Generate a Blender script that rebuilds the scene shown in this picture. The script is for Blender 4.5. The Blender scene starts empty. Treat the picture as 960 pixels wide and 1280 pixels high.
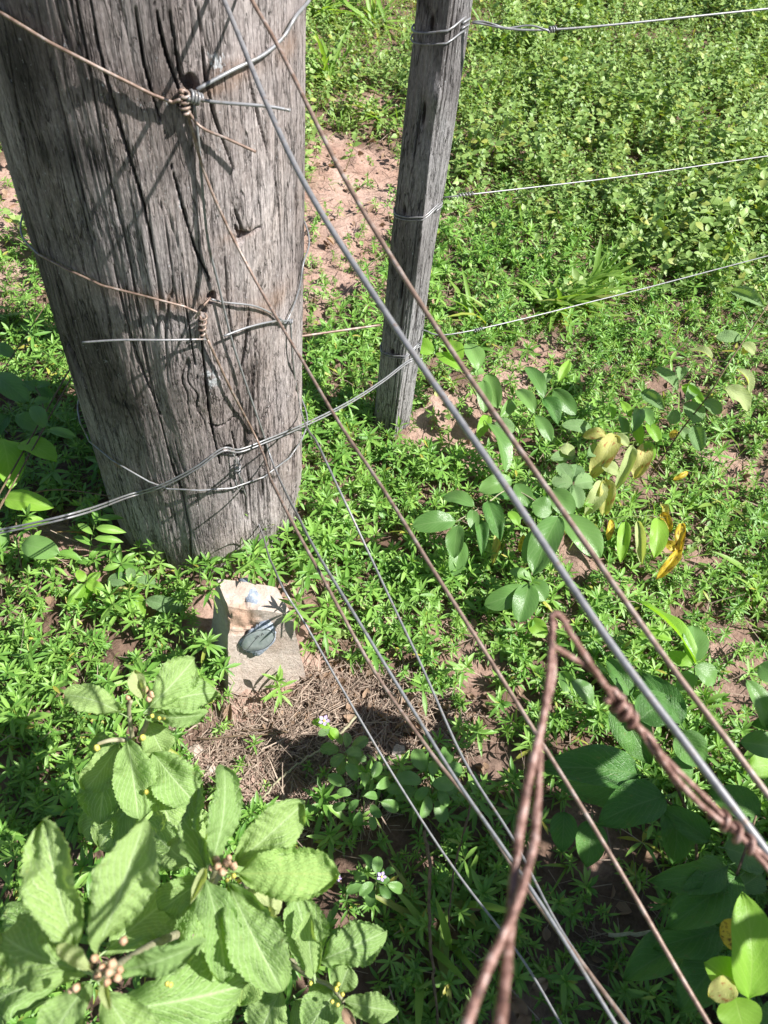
import bpy, math, random
import numpy as np
from mathutils import Matrix, Vector
random.seed(7); rng = np.random.default_rng(11)
sc = bpy.context.scene; col = sc.collection

# ------------------------------------------------------------------ camera
FPX = 967.0; CAMH = 1.2
_n = np.array([376 - 480, -(1436 - 640), -FPX]); _n /= np.linalg.norm(_n)
_Z = -_n; _fw = np.array([0, 0, -1.0]); _Y = _fw - _fw.dot(_Z) * _Z; _Y /= np.linalg.norm(_Y); _X = np.cross(_Y, _Z)
RC = np.array([_X, _Y, _Z]); CAM = np.array([0, 0, CAMH])
cam = bpy.data.cameras.new('camera'); camo = bpy.data.objects.new('camera', cam); col.objects.link(camo); sc.camera = camo
camo.matrix_world = Matrix.Translation(CAM) @ Matrix([list(r) for r in RC]).to_4x4()
cam.sensor_fit = 'VERTICAL'; cam.sensor_height = 36; cam.sensor_width = 27; cam.lens = FPX / 1280 * 36
cam.clip_start = 0.01; cam.clip_end = 500
cam.dof.use_dof = True; cam.dof.focus_distance = 1.45; cam.dof.aperture_fstop = 12

# ------------------------------------------------------------------ sky and sun
SUN_EL = math.radians(49); SUN_TH = math.radians(9)          # from the right, a little behind the camera
sdir = Vector((math.cos(SUN_EL) * math.cos(SUN_TH), -math.cos(SUN_EL) * math.sin(SUN_TH), math.sin(SUN_EL)))
w = bpy.data.worlds.new("World"); sc.world = w; w.use_nodes = True
nt = w.node_tree; sky = nt.nodes.new('ShaderNodeTexSky'); sky.sky_type = 'NISHITA'; sky.sun_disc = False
sky.sun_elevation = SUN_EL; sky.sun_rotation = math.atan2(sdir.x, sdir.y)
nt.links.new(sky.outputs[0], nt.nodes['Background'].inputs[0]); nt.nodes['Background'].inputs[1].default_value = 0.055
sl = bpy.data.lights.new('sun', 'SUN'); sl.energy = 5.0; sl.angle = math.radians(0.5); sl.color = (1, .965, .93)
so = bpy.data.objects.new('sun', sl); col.objects.link(so); so.rotation_euler = sdir.to_track_quat('Z', 'Y').to_euler()
sc.view_settings.view_transform = 'Standard'; sc.view_settings.look = 'None'; sc.view_settings.exposure = 1.02; sc.view_settings.gamma = 1

# ------------------------------------------------------------------ picture -> place
def ray(px, py): return RC @ np.array([(px - 480) / FPX, -(py - 640) / FPX, -1.0])
def P(px, py, d): return CAM + ray(px, py) * d
def G(px, py, z=0.0):
    d = ray(px, py); return CAM + d * ((z - CAMH) / d[2])
def depth(p): return -((RC.T @ (np.asarray(p) - CAM))[2])

# ------------------------------------------------------------------ noise
def _h(ix, iy, iz, s):
    with np.errstate(over='ignore'):
        x = ix.astype(np.int64) * 374761393 + iy.astype(np.int64) * 668265263 + iz.astype(np.int64) * 1274126177 + s * 974634777
        x = (x ^ (x >> 13)) * 1274126177; x = x ^ (x >> 16)
    return (x & 0xffff) / 32767.5 - 1
def noise(x, y, z=0.0, s=0):
    x = np.asarray(x, float); y = np.asarray(y, float) + 0 * x; z = np.asarray(z, float) + 0 * x
    xi = np.floor(x).astype(int); yi = np.floor(y).astype(int); zi = np.floor(z).astype(int)
    u, v, q = x - xi, y - yi, z - zi
    u, v, q = [t * t * t * (t * (t * 6 - 15) + 10) for t in (u, v, q)]
    def L(a, b, t): return a + (b - a) * t
    def e(k): return L(L(_h(xi, yi, zi + k, s), _h(xi + 1, yi, zi + k, s), u), L(_h(xi, yi + 1, zi + k, s), _h(xi + 1, yi + 1, zi + k, s), u), v)
    return L(e(0), e(1), q)
def fbm(x, y, z=0.0, o=4, s=0):
    r = 0; a = 1.0
    for i in range(o):
        k = 2 ** i; r = r + a * noise(np.asarray(x) * k, np.asarray(y) * k, np.asarray(z) * k, s + i); a *= .5
    return r
def sstep(a, b, t): t = np.clip((t - a) / (b - a), 0, 1); return t * t * (3 - 2 * t)

# ------------------------------------------------------------------ mesh helpers
def mesh(name, v, f, mat=None, uv=None, tint=None, smooth=True, attrs=None):
    me = bpy.data.meshes.new(name)
    if isinstance(f, np.ndarray):
        v = np.asarray(v, np.float32); n, k = f.shape
        me.vertices.add(len(v)); me.vertices.foreach_set('co', v.ravel())
        me.loops.add(n * k); me.loops.foreach_set('vertex_index', f.astype(np.int32).ravel())
        me.polygons.add(n); me.polygons.foreach_set('loop_start', np.arange(0, n * k, k, dtype=np.int32))
        me.polygons.foreach_set('loop_total', np.full(n, k, np.int32))
        me.update(calc_edges=True)
    else:
        me.from_pydata([tuple(map(float, p)) for p in v], [], f)
    if smooth: me.polygons.foreach_set('use_smooth', np.ones(len(me.polygons), bool))
    li = np.zeros(len(me.loops), np.int32); me.loops.foreach_get('vertex_index', li)
    if uv is not None:
        l = me.uv_layers.new(name='UVMap'); l.data.foreach_set('uv', np.asarray(uv, np.float32)[li].ravel())
    if tint is not None:
        a = me.color_attributes.new('tint', 'FLOAT_COLOR', 'POINT')
        t = np.ones((len(v), 4), np.float32); t[:, :3] = tint; a.data.foreach_set('color', t.ravel())
    for k2, arr in (attrs or {}).items():
        a = me.attributes.new(k2, 'FLOAT', 'POINT'); a.data.foreach_set('value', np.asarray(arr, np.float32))
    if mat: me.materials.append(mat)
    return me
def link(name, data, parent=None, mw=None):
    o = bpy.data.objects.new(name, data); col.objects.link(o)
    if parent is not None:
        o.parent = parent
        if mw is None: mw = Matrix()
        par = Matrix.Translation(parent.get('_at', (0, 0, 0)))
        o.matrix_local = par.inverted() @ mw
    elif mw is not None: o.matrix_world = mw
    return o
def tag(o, label=None, cat=None, group=None, kind=None):
    if label: o['label'] = label
    if cat: o['category'] = cat
    if group: o['group'] = group
    if kind: o['kind'] = kind
    return o
def empty(name, at, label, cat, group=None):
    o = bpy.data.objects.new(name, None); col.objects.link(o); o.location = at; o['_at'] = [float(c) for c in at]
    o.empty_display_size = .05
    return tag(o, label, cat, group)
WR = 1.0
def curve(pts, n=6):
    p = np.asarray(pts, float)
    if len(p) == 2:
        t = np.linspace(0, 1, n + 1)[:, None]; return p[0] * (1 - t) + p[1] * t
    q = np.vstack([2 * p[0] - p[1], p, 2 * p[-1] - p[-2]]); out = []
    for i in range(1, len(q) - 2):
        for t in np.linspace(0, 1, n, endpoint=False):
            a, b, c, d = q[i - 1:i + 3]
            out.append(.5 * (2 * b + (c - a) * t + (2 * a - 5 * b + 4 * c - d) * t * t + (3 * b - a - 3 * c + d) * t ** 3))
    out.append(p[-1]); return np.array(out)
def tubegeo(path, r, ns=8, off=0):
    r = np.asarray(r, float) * WR
    path = np.asarray(path, float); n = len(path); r = np.broadcast_to(np.asarray(r, float), (n,))
    T = np.gradient(path, axis=0); T /= np.linalg.norm(T, axis=1)[:, None] + 1e-12
    N = np.zeros_like(T); a = np.array([0, 0, 1.0]) if abs(T[0, 2]) < .9 else np.array([1.0, 0, 0])
    N[0] = np.cross(T[0], a); N[0] /= np.linalg.norm(N[0])
    for i in range(1, n):
        N[i] = N[i - 1] - N[i - 1].dot(T[i]) * T[i]; N[i] /= np.linalg.norm(N[i]) + 1e-12
    B = np.cross(T, N); ang = np.linspace(0, 2 * np.pi, ns, endpoint=False)
    v = path[:, None] + r[:, None, None] * (np.cos(ang)[None, :, None] * N[:, None] + np.sin(ang)[None, :, None] * B[:, None])
    v = v.reshape(-1, 3); f = []
    for i in range(n - 1):
        for j in range(ns):
            k = (j + 1) % ns; f.append((off + i * ns + j, off + i * ns + k, off + (i + 1) * ns + k, off + (i + 1) * ns + j))
    f.append(tuple(off + j for j in reversed(range(ns)))); f.append(tuple(off + (n - 1) * ns + j for j in range(ns)))
    return v, f
def tubes(specs, ns=8):
    V = []; F = []; o = 0
    for p, r in specs:
        v, f = tubegeo(p, r, ns, o); V.append(v); F += f; o += len(v)
    return np.vstack(V), F
def twist(path, rad, pitch, ph0=0.0):
    """two strands wound round a path"""
    p = np.asarray(path); seg = np.linalg.norm(np.diff(p, axis=0), axis=1); s = np.r_[0, np.cumsum(seg)]
    t = np.linspace(0, s[-1], max(8, int(s[-1] / pitch * 10))); q = np.array([np.interp(t, s, p[:, i]) for i in range(3)]).T
    T = np.gradient(q, axis=0); T /= np.linalg.norm(T, axis=1)[:, None]
    N = np.cross(T, [0, 0, 1.0]); N /= np.linalg.norm(N, axis=1)[:, None]; B = np.cross(T, N)
    ph = ph0 + 2 * np.pi * t / pitch; rr = np.interp(t, s, np.broadcast_to(rad, (len(s),)))
    d = rr[:, None] * (np.cos(ph)[:, None] * N + np.sin(ph)[:, None] * B)
    return q + d, q - d
def coil(c, axis, rad, turns, length, n=14):
    axis = np.asarray(axis, float); axis /= np.linalg.norm(axis); a = np.cross(axis, [0, 0, 1.0]); a /= np.linalg.norm(a); b = np.cross(axis, a)
    t = np.linspace(0, 1, int(turns * n) + 1); ph = 2 * np.pi * turns * t
    return np.asarray(c) + axis * ((t - .5) * length)[:, None] + rad * (np.cos(ph)[:, None] * a + np.sin(ph)[:, None] * b)

# ------------------------------------------------------------------ materials
def newmat(name):
    m = bpy.data.materials.new(name); m.use_nodes = True; t = m.node_tree; t.nodes.clear()
    out = t.nodes.new('ShaderNodeOutputMaterial'); b = t.nodes.new('ShaderNodeBsdfPrincipled'); t.links.new(b.outputs[0], out.inputs[0])
    def N(kind, **kw):
        n = t.nodes.new('ShaderNode' + kind)
        for k, v in kw.items():
            if k in n.inputs.keys() if isinstance(k, str) else False: n.inputs[k].default_value = v
            else: setattr(n, k, v)
        return n
    def L(a, b_): t.links.new(a, b_)
    return m, b, N, L, out
def ramp(N, L, src, stops):
    r = N('ValToRGB'); e = r.color_ramp.elements
    while len(e) < len(stops): e.new(.5)
    for i, (p, c) in enumerate(stops):
        e[i].position = p; e[i].color = (*c, 1) if len(c) == 3 else c
    L(src, r.inputs[0]); return r.outputs[0]
def mixc(N, L, fac, a, b, mode='MIX'):
    m = N('Mix', data_type='RGBA', blend_type=mode)
    for s, i in ((fac, 0), (a, 6), (b, 7)):
        if hasattr(s, 'links'): L(s, m.inputs[i])
        else: m.inputs[i].default_value = s if i == 0 else (*s, 1)
    return m.outputs[2]
def math_(N, L, op, a, b=None, c=None):
    m = N('Math', operation=op)
    for i, s in enumerate((a, b, c)):
        if s is None: continue
        if hasattr(s, 'links'): L(s, m.inputs[i])
        else: m.inputs[i].default_value = s
    return m.outputs[0]
def bump(N, L, h, strength, dist, bsdf, prev=None):
    b = N('Bump'); b.inputs['Strength'].default_value = strength; b.inputs['Distance'].default_value = dist
    L(h, b.inputs['Height'])
    if prev is not None: L(prev, b.inputs['Normal'])
    L(b.outputs[0], bsdf.inputs['Normal']); return b.outputs[0]

def leafmat(name, c0, c1, vein=(.3, .42, .12), nv=7, slant=.45, veinamt=.5, rough=.5, trans=.35, tc=None, spots=None, uvv=True, spotamt=.55):
    m, b, N, L, out = newmat(name)
    tc_ = N('TexCoord'); oi = N('ObjectInfo'); at = N('Attribute', attribute_name='tint')
    sep = N('SeparateColor'); L(at.outputs['Color'], sep.inputs[0])
    rnd = math_(N, L, 'FRACT', math_(N, L, 'ADD', sep.outputs[0], oi.outputs['Random']))
    no = N('TexNoise'); no.inputs['Scale'].default_value = 60; L(tc_.outputs['Object'], no.inputs[0]) if uvv is None else L(N('NewGeometry').outputs['Position'], no.inputs[0])
    f = math_(N, L, 'ADD', math_(N, L, 'MULTIPLY', rnd, .75), math_(N, L, 'MULTIPLY', no.outputs[0], .3))
    colr = mixc(N, L, f, c0, c1)
    # yellowing carried per leaf
    colr = mixc(N, L, sep.outputs[1], colr, (.45, .38, .07)); colr = mixc(N, L, sep.outputs[2], colr, (.30, .17, .09))
    if uvv:
        uv = N('SeparateXYZ'); L(tc_.outputs['UV'], uv.inputs[0])
        av = math_(N, L, 'MULTIPLY', math_(N, L, 'ABSOLUTE', math_(N, L, 'SUBTRACT', uv.outputs[1], .5)), 2)
        mid = math_(N, L, 'LESS_THAN', av, .045)
        mid = math_(N, L, 'SUBTRACT', 1, math_(N, L, 'SMOOTH_MIN', math_(N, L, 'MULTIPLY', av, 14), 1.0, .1))
        ph = math_(N, L, 'FRACT', math_(N, L, 'MULTIPLY', math_(N, L, 'SUBTRACT', uv.outputs[0], math_(N, L, 'MULTIPLY', av, slant)), nv))
        lat = math_(N, L, 'SUBTRACT', 1, math_(N, L, 'MINIMUM', math_(N, L, 'MULTIPLY', math_(N, L, 'ABSOLUTE', math_(N, L, 'SUBTRACT', ph, .5)), 7), 1.0))
        lat = math_(N, L, 'MULTIPLY', lat, .85 if rough > .58 else .6)
        vn = math_(N, L, 'MAXIMUM', math_(N, L, 'MAXIMUM', mid, lat), 0.0)
        colr = mixc(N, L, math_(N, L, 'MULTIPLY', vn, veinamt), colr, vein)
        vo = N('TexVoronoi'); vo.feature = 'DISTANCE_TO_EDGE'; vo.inputs['Scale'].default_value = 28; L(tc_.outputs['UV'], vo.inputs[0])
        hh = math_(N, L, 'ADD', math_(N, L, 'MULTIPLY', vn, -1), math_(N, L, 'MULTIPLY', vo.outputs[0], 2))
        bump(N, L, hh, .6 if rough > .58 else .5 if rough > .45 else .18, .0016, b)
    if spots:
        n2 = N('TexNoise'); n2.inputs['Scale'].default_value = 5; n2.inputs['Detail'].default_value = 4; L(tc_.outputs['UV'], n2.inputs[0])
        colr = mixc(N, L, ramp(N, L, n2.outputs[0], [(spotamt, (0, 0, 0)), (spotamt + .09, (1, 1, 1))]), colr, spots)
    L(colr, b.inputs['Base Color']); b.inputs['Roughness'].default_value = rough; b.inputs['Specular IOR Level'].default_value = .4
    tr = N('BsdfTranslucent'); tcn = mixc(N, L, 1.0, colr, tc or (1.0, 1.0, .35), 'MULTIPLY')
    sc_ = N('VectorMath', operation='SCALE'); sc_.inputs[3].default_value = 1.9; L(tcn, sc_.inputs[0]); L(sc_.outputs[0], tr.inputs[0])
    mx = N('MixShader'); mx.inputs[0].default_value = trans; L(b.outputs[0], mx.inputs[1]); L(tr.outputs[0], mx.inputs[2]); L(mx.outputs[0], out.inputs[0])
    return m
M = {}
M['star'] = leafmat('weed_leaf', (.07, .20, .028), (.26, .44, .09), vein=(.26, .42, .14), nv=1, veinamt=.25, rough=.34, trans=.2)
M['ovate'] = leafmat('ovate_leaf', (.105, .21, .042), (.32, .44, .135), vein=(.28, .38, .13), nv=4, veinamt=.3, rough=.38, trans=.2)
M['grass'] = leafmat('grass_blade', (.14, .28, .04), (.28, .42, .09), nv=1, veinamt=.2, rough=.4, trans=.35)
M['sida'] = leafmat('downy_leaf', (.20, .34, .10), (.31, .44, .15), vein=(.50, .62, .36), nv=9, slant=.55, veinamt=.7, rough=.62, trans=.28, spots=(.30, .27, .10), spotamt=.66)
M['sida_young'] = leafmat('young_downy_leaf', (.42, .50, .22), (.46, .52, .26), vein=(.5, .56, .3), nv=8, veinamt=.4, rough=.6, trans=.3)
M['sida_old'] = leafmat('yellowing_downy_leaf', (.30, .46, .14), (.35, .50, .16), vein=(.42, .5, .16), nv=9, slant=.55, veinamt=.5, rough=.6, trans=.3)
M['glossy'] = leafmat('sapling_leaf', (.09, .20, .05), (.18, .33, .09), vein=(.22, .34, .13), nv=8, veinamt=.45, rough=.33, trans=.25)
M['dark'] = leafmat('dark_leaf', (.055, .165, .03), (.115, .25, .055), vein=(.18, .30, .11), nv=8, veinamt=.5, rough=.47, trans=.2, spots=(.16, .18, .05), spotamt=.64)
M['bright'] = leafmat('bright_leaf', (.18, .38, .04), (.26, .46, .06), vein=(.4, .55, .15), nv=7, veinamt=.35, rough=.42, trans=.38)
M['pale'] = leafmat('pale_leaf', (.33, .42, .16), (.42, .48, .22), vein=(.5, .56, .3), nv=9, veinamt=.4, rough=.55, trans=.3)
M['grey'] = leafmat('greygreen_leaf', (.15, .28, .10), (.24, .38, .15), vein=(.32, .42, .24), nv=10, veinamt=.5, rough=.6, trans=.25)
M['yellow'] = leafmat('yellowed_leaf', (.42, .44, .12), (.52, .50, .20), vein=(.55, .55, .2), nv=8, veinamt=.4, rough=.5, trans=.35, spots=(.36, .17, .06), tc=(1, .9, .4), spotamt=.56)
M['orange'] = leafmat('orange_leaf', (.52, .38, .03), (.58, .47, .06), vein=(.3, .35, .05), nv=8, veinamt=.3, rough=.45, trans=.3, spots=(.20, .12, .02), tc=(1, .8, .3), spotamt=.52)
M['dry'] = leafmat('dry_leaf', (.30, .19, .12), (.45, .32, .22), vein=(.35, .24, .15), nv=6, veinamt=.4, rough=.75, trans=.12, tc=(1, .8, .5))

def simplemat(name, stops, scale=40, rough=.7, metal=0, bumpd=.0006, bs=.5, detail=5, stretch=None, pos=True):
    m, b, N, L, out = newmat(name)
    src = N('NewGeometry').outputs['Position'] if pos else N('TexCoord').outputs['Object']
    if stretch:
        mp = N('Mapping'); mp.inputs['Scale'].default_value = stretch; L(src, mp.inputs[0]); src = mp.outputs[0]
    n = N('TexNoise'); n.inputs['Scale'].default_value = scale; n.inputs['Detail'].default_value = detail; n.inputs['Roughness'].default_value = .65; L(src, n.inputs[0])
    L(ramp(N, L, n.outputs[0], stops), b.inputs['Base Color']); b.inputs['Roughness'].default_value = rough; b.inputs['Metallic'].default_value = metal
    bump(N, L, n.outputs[0], bs, bumpd, b); return m
M['stem'] = simplemat('green_stem', [(.35, (.12, .19, .05)), (.65, (.22, .28, .10))], 90, .6)
M['palestem'] = simplemat('pale_stem', [(.35, (.24, .22, .13)), (.65, (.36, .34, .22))], 120, .7)
M['brownstem'] = simplemat('brown_stem', [(.35, (.09, .06, .035)), (.65, (.20, .14, .08))], 150, .8, bs=.8)
M['straw'] = leafmat('dead_straw', (.13, .085, .06), (.46, .37, .29), nv=1, veinamt=0, rough=.8, trans=.05, tc=(1, .8, .6), uvv=False)
M['bud'] = simplemat('pink_bud', [(.35, (.42, .22, .12)), (.65, (.58, .42, .28))], 260, .75, bs=1)
M['budyel'] = simplemat('yellow_bud', [(.3, (.55, .48, .06)), (.7, (.70, .62, .16))], 260, .65)
M['mauve'] = simplemat('mauve_petal', [(.3, (.40, .28, .56)), (.7, (.52, .42, .66))], 260, .6)
M['galv'] = simplemat('galvanised_wire', [(.3, (.17, .175, .18)), (.5, (.27, .275, .285)), (.62, (.20, .19, .18)), (.72, (.22, .17, .14))], 110, .36, .25, bumpd=.0003, bs=.5)
M['galvdull'] = simplemat('weathered_wire', [(.3, (.17, .17, .175)), (.55, (.29, .29, .295)), (.68, (.24, .19, .16))], 110, .42, .35, bumpd=.0003)
M['rustwire'] = simplemat('rusty_wire', [(.3, (.13, .08, .06)), (.5, (.25, .175, .135)), (.66, (.36, .31, .28)), (.8, (.27, .15, .09))], 90, .5, .25, bumpd=.0005)
M['rust'] = simplemat('flaking_rust', [(.28, (.05, .025, .02)), (.45, (.15, .075, .055)), (.54, (.25, .14, .11)), (.64, (.38, .27, .235)), (.78, (.22, .09, .045))], 210, .5, .25, bumpd=.0012, bs=1.0)

# ------------------------------------------------------------------ ground
patches = []          # bare or thin patches: centre, radii, rotation, strength
def patch(px, py, qx, qy, ratio, strength):
    a = G(px, py)[:2]; b = G(qx, qy)[:2]; d = b - a; R = np.linalg.norm(d); patches.append((a, R, R * ratio, math.atan2(d[1], d[0]), strength))
patch(430, 265, 455, 165, .38, .93); patch(410, 345, 425, 385, .8, .9); patch(470, 215, 500, 190, .7, .8)
patch(15, 250, 80, 250, 1.2, .85); patch(20, 330, 90, 360, 1.2, .55)
patch(575, 545, 620, 500, .75, .86); patch(640, 470, 700, 430, .45, .7); patch(915, 585, 965, 620, .5, .85); patch(720, 700, 800, 740, .3, .72)
patch(430, 870, 545, 930, .6, 1.0); patch(350, 960, 440, 990, .62, 1.0); patch(330, 880, 420, 900, .6, 1.0); patch(110, 725, 150, 735, .5, .5)
patch(660, 1250, 720, 1275, .7, .8); patch(590, 1190, 610, 1230, .7, .6); patch(745, 1050, 790, 1075, .8, .6); patch(455, 130, 500, 140, .5, .8)
patch(870, 700, 940, 730, .4, .45); patch(930, 840, 960, 900, .7, .6); patch(800, 600, 830, 640, .7, .5); patch(560, 275, 620, 300, .5, .5); patch(860, 235, 930, 250, .4, .6); patch(560, 790, 610, 850, .5, .5)
patch(320, 780, 375, 850, .75, 1.0); patch(70, 680, 130, 700, .6, .75)
def bare(x, y):
    r = np.zeros_like(np.asarray(x, float))
    for (c, A, B, th, s) in patches:
        dx, dy = x - c[0], y - c[1]; u = (dx * math.cos(th) + dy * math.sin(th)) / A; v = (-dx * math.sin(th) + dy * math.cos(th)) / B
        q = np.sqrt(u * u + v * v) + .35 * noise(x * 9, y * 9, s=5)
        r = np.maximum(r, s * (1 - sstep(.75, 1.15, q)))
    return r
STRAWC = G(425, 905)[:2]
def H(x, y):
    return .018 * noise(x * 2.1, y * 2.1, s=1) + .007 * noise(x * 7, y * 7, s=2)
def Hfine(x, y):
    n = fbm(x * 38, y * 38, o=3, s=3); cl = np.maximum(0, noise(x * 26, y * 26, s=9) - .15)
    return H(x, y) + .0035 * n + .016 * cl ** 1.2 + .0015 * noise(x * 150, y * 150, s=4)
xs = np.r_[-60, -30, -15, -8, -5, -3.2, np.arange(-2.2, 2.6, .0125), 3.2, 4.5, 7, 12, 25, 60]
ys = np.r_[-60, -30, -12, -5, -2, -1, np.arange(-.3, 2.6, .0105), np.arange(2.6, 4.9, .02), 5.5, 6.5, 9, 14, 25, 60]
gx, gy = np.meshgrid(xs, ys); gz = Hfine(gx, gy)
V = np.stack([gx, gy, gz], -1).reshape(-1, 3); ny, nx = gx.shape
idx = np.arange(nx * ny).reshape(ny, nx)
F = np.stack([idx[:-1, :-1], idx[:-1, 1:], idx[1:, 1:], idx[1:, :-1]], -1).reshape(-1, 4)
m, b, N, L, out = newmat('red_soil')
pos = N('NewGeometry').outputs['Position']
n1 = N('TexNoise'); n1.inputs['Scale'].default_value = 6; n1.inputs['Detail'].default_value = 6; L(pos, n1.inputs[0])
n2 = N('TexNoise'); n2.inputs['Scale'].default_value = 90; n2.inputs['Detail'].default_value = 8; n2.inputs['Roughness'].default_value = .75; L(pos, n2.inputs[0])
c1 = ramp(N, L, n1.outputs[0], [(.3, (.30, .19, .145)), (.5, (.42, .285, .225)), (.7, (.48, .345, .285))])
c2 = ramp(N, L, n2.outputs[0], [(.3, (.55, .5, .48)), (.55, (1, 1, 1)), (.75, (1.15, 1.12, 1.1))])
c1 = mixc(N, L, math_(N, L, 'MULTIPLY', N('Attribute', attribute_name='weed_covered').outputs['Fac'], .8), c1, (.13, .085, .06)); L(mixc(N, L, 1.0, c1, c2, 'MULTIPLY'), b.inputs['Base Color']); b.inputs['Roughness'].default_value = .95; b.inputs['Specular IOR Level'].default_value = .15
vo = N('TexVoronoi'); vo.inputs['Scale'].default_value = 130; L(pos, vo.inputs[0])
p_ = bump(N, L, n2.outputs[0], .9, .006, b); bump(N, L, vo.outputs[0], .4, .003, b, p_)
M['soil'] = m
hm = np.clip(1 - bare(gx, gy) * 1.15 + .3 * noise(gx * 12, gy * 12, s=15), 0, 1).ravel()  # soil colour goes darker brown wherever weeds cover it
g = link('ground', mesh('ground', V, F, m, attrs={'weed_covered': hm})); tag(g, kind='structure', label='reddish sandy soil with clods under the weeds')

# ------------------------------------------------------------------ big post
azc = math.radians(-19.75); PR = .1815; PD = 1.014
PC = np.array([PD * math.sin(azc), PD * math.cos(azc)])
def hit(px, py, off=0.0, R=None):
    """where a sight line meets the big post"""
    R = (R or PR) + off; d = ray(px, py); o = CAM[:2] - PC
    A = d[:2].dot(d[:2]); B = 2 * o.dot(d[:2]); Cc = o.dot(o) - R * R; D = B * B - 4 * A * Cc
    t = (-B - math.sqrt(max(D, 0))) / (2 * A); return CAM + d * t
def polar(p): q = np.asarray(p)[:2] - PC; return math.atan2(q[1], q[0])
NA, NZ = 640, 560
zz = np.r_[np.linspace(-.06, 1.12, NZ - 60), np.linspace(1.13, 1.75, 60)]
front = math.atan2(-PC[1], -PC[0])
th = front + np.r_[np.linspace(-2.0, 2.0, NA - 60, endpoint=False), np.linspace(2.0, 2 * np.pi - 2.0, 60, endpoint=False)]
TH, ZZ = np.meshgrid(th, zz)
S = ((TH - front + np.pi) % (2 * np.pi) - np.pi) * PR           # arc distance from the camera side
cx, cy = np.cos(TH), np.sin(TH)
knots = [(262, 478, .030, 1.0), (263, 372, .014, .6), (240, 110, .016, .7), (300, 290, .012, .5), (320, 560, .02, .6)]
SW = S + .012 * noise(cx * 2, cy * 2, ZZ * 1.6, s=21) + .004 * noise(cx * 6, cy * 6, ZZ * 6, s=22) + .02 * (ZZ - .5) * .15
def sz(px, py):
    p = hit(px, py); a = polar(p); return ((a - front + math.pi) % (2 * math.pi) - math.pi) * PR, p[2]
for px, py, r, am in knots:
    ks, kz = sz(px, py); dx, dz = S - ks, ZZ - kz
    SW = SW - am * .55 * dx * np.exp(-(dx * dx + dz * dz * .35) / (2 * r * r)) + am * .2 * r * np.exp(-(dx * dx + dz * dz) / (2 * r * r)) * np.sin(dz / r * 3)
ph = SW / PR
gxx, gyy = np.cos(ph) * PR, np.sin(ph) * PR                     # grain space, seam at the back only
def ridge(fr, fz, s, wd):
    n = noise(gxx * fr, gyy * fr, ZZ * fz, s=s) + .25 * noise(gxx * fr * 2.3, gyy * fr * 2.3, ZZ * fz * 4, s=s + 50)
    return 1 - sstep(0, wd, np.abs(n))
mk1 = sstep(-.05, .35, noise(gxx * 14, gyy * 14, ZZ * 2.2, s=31)); mk2 = sstep(-.25, .3, noise(gxx * 25, gyy * 25, ZZ * 3.2, s=32)); mk3 = sstep(-.2, .4, noise(gxx * 40, gyy * 40, ZZ * 7, s=33))
lz = (1 - .35 * sstep(-.08, -.15, S))
calm = .25 + .75 * sstep(-.25, .25, noise(gxx * 7, gyy * 7, ZZ * 2.4, s=35) + .35 * sstep(-.08, .06, S)); big = ridge(24, 1.3, 41, .045) * mk1; mid = ridge(55, 2.6, 42, .085) * mk2 * calm; fin = ridge(120, 5, 43, .20) * mk3 * calm; hair = ridge(230, 9, 44, .45)
dpt = .0085 * big + .0038 * mid * lz + .0016 * fin + .0005 * hair
crk = np.clip(big * 1.0 + mid * .85 + fin * .45, 0, 1) ** 1.5
# named cracks seen on the post: pixel polylines
def crackline(pts, wdt, dp):
    global dpt, crk
    q = [sz(*p) for p in pts]; q = curve(np.array([[a, b_, 0] for a, b_ in q]), 8)[:, :2]
    for i in range(len(q) - 1):
        a, b_ = q[i], q[i + 1]; lo = np.minimum(a, b_) - .02; hi = np.maximum(a, b_) + .02
        msk = (S > lo[0]) & (S < hi[0]) & (ZZ > lo[1]) & (ZZ < hi[1])
        if not msk.any(): continue
        x, y = S[msk], ZZ[msk]; e = b_ - a; t = np.clip(((x - a[0]) * e[0] + (y - a[1]) * e[1]) / e.dot(e), 0, 1)
        d = np.hypot(x - a[0] - t * e[0], y - a[1] - t * e[1]); taper = np.sin(np.pi * (i + .5) / (len(q))) ** .5
        jit = 1 + .5 * noise(x * 150, y * 60, s=61)
        k = (1 - sstep(.3, 1, d / (wdt * .5 * taper * jit))); dpt[msk] = np.maximum(dpt[msk], k * dp); crk[msk] = np.maximum(crk[msk], k)
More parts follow.
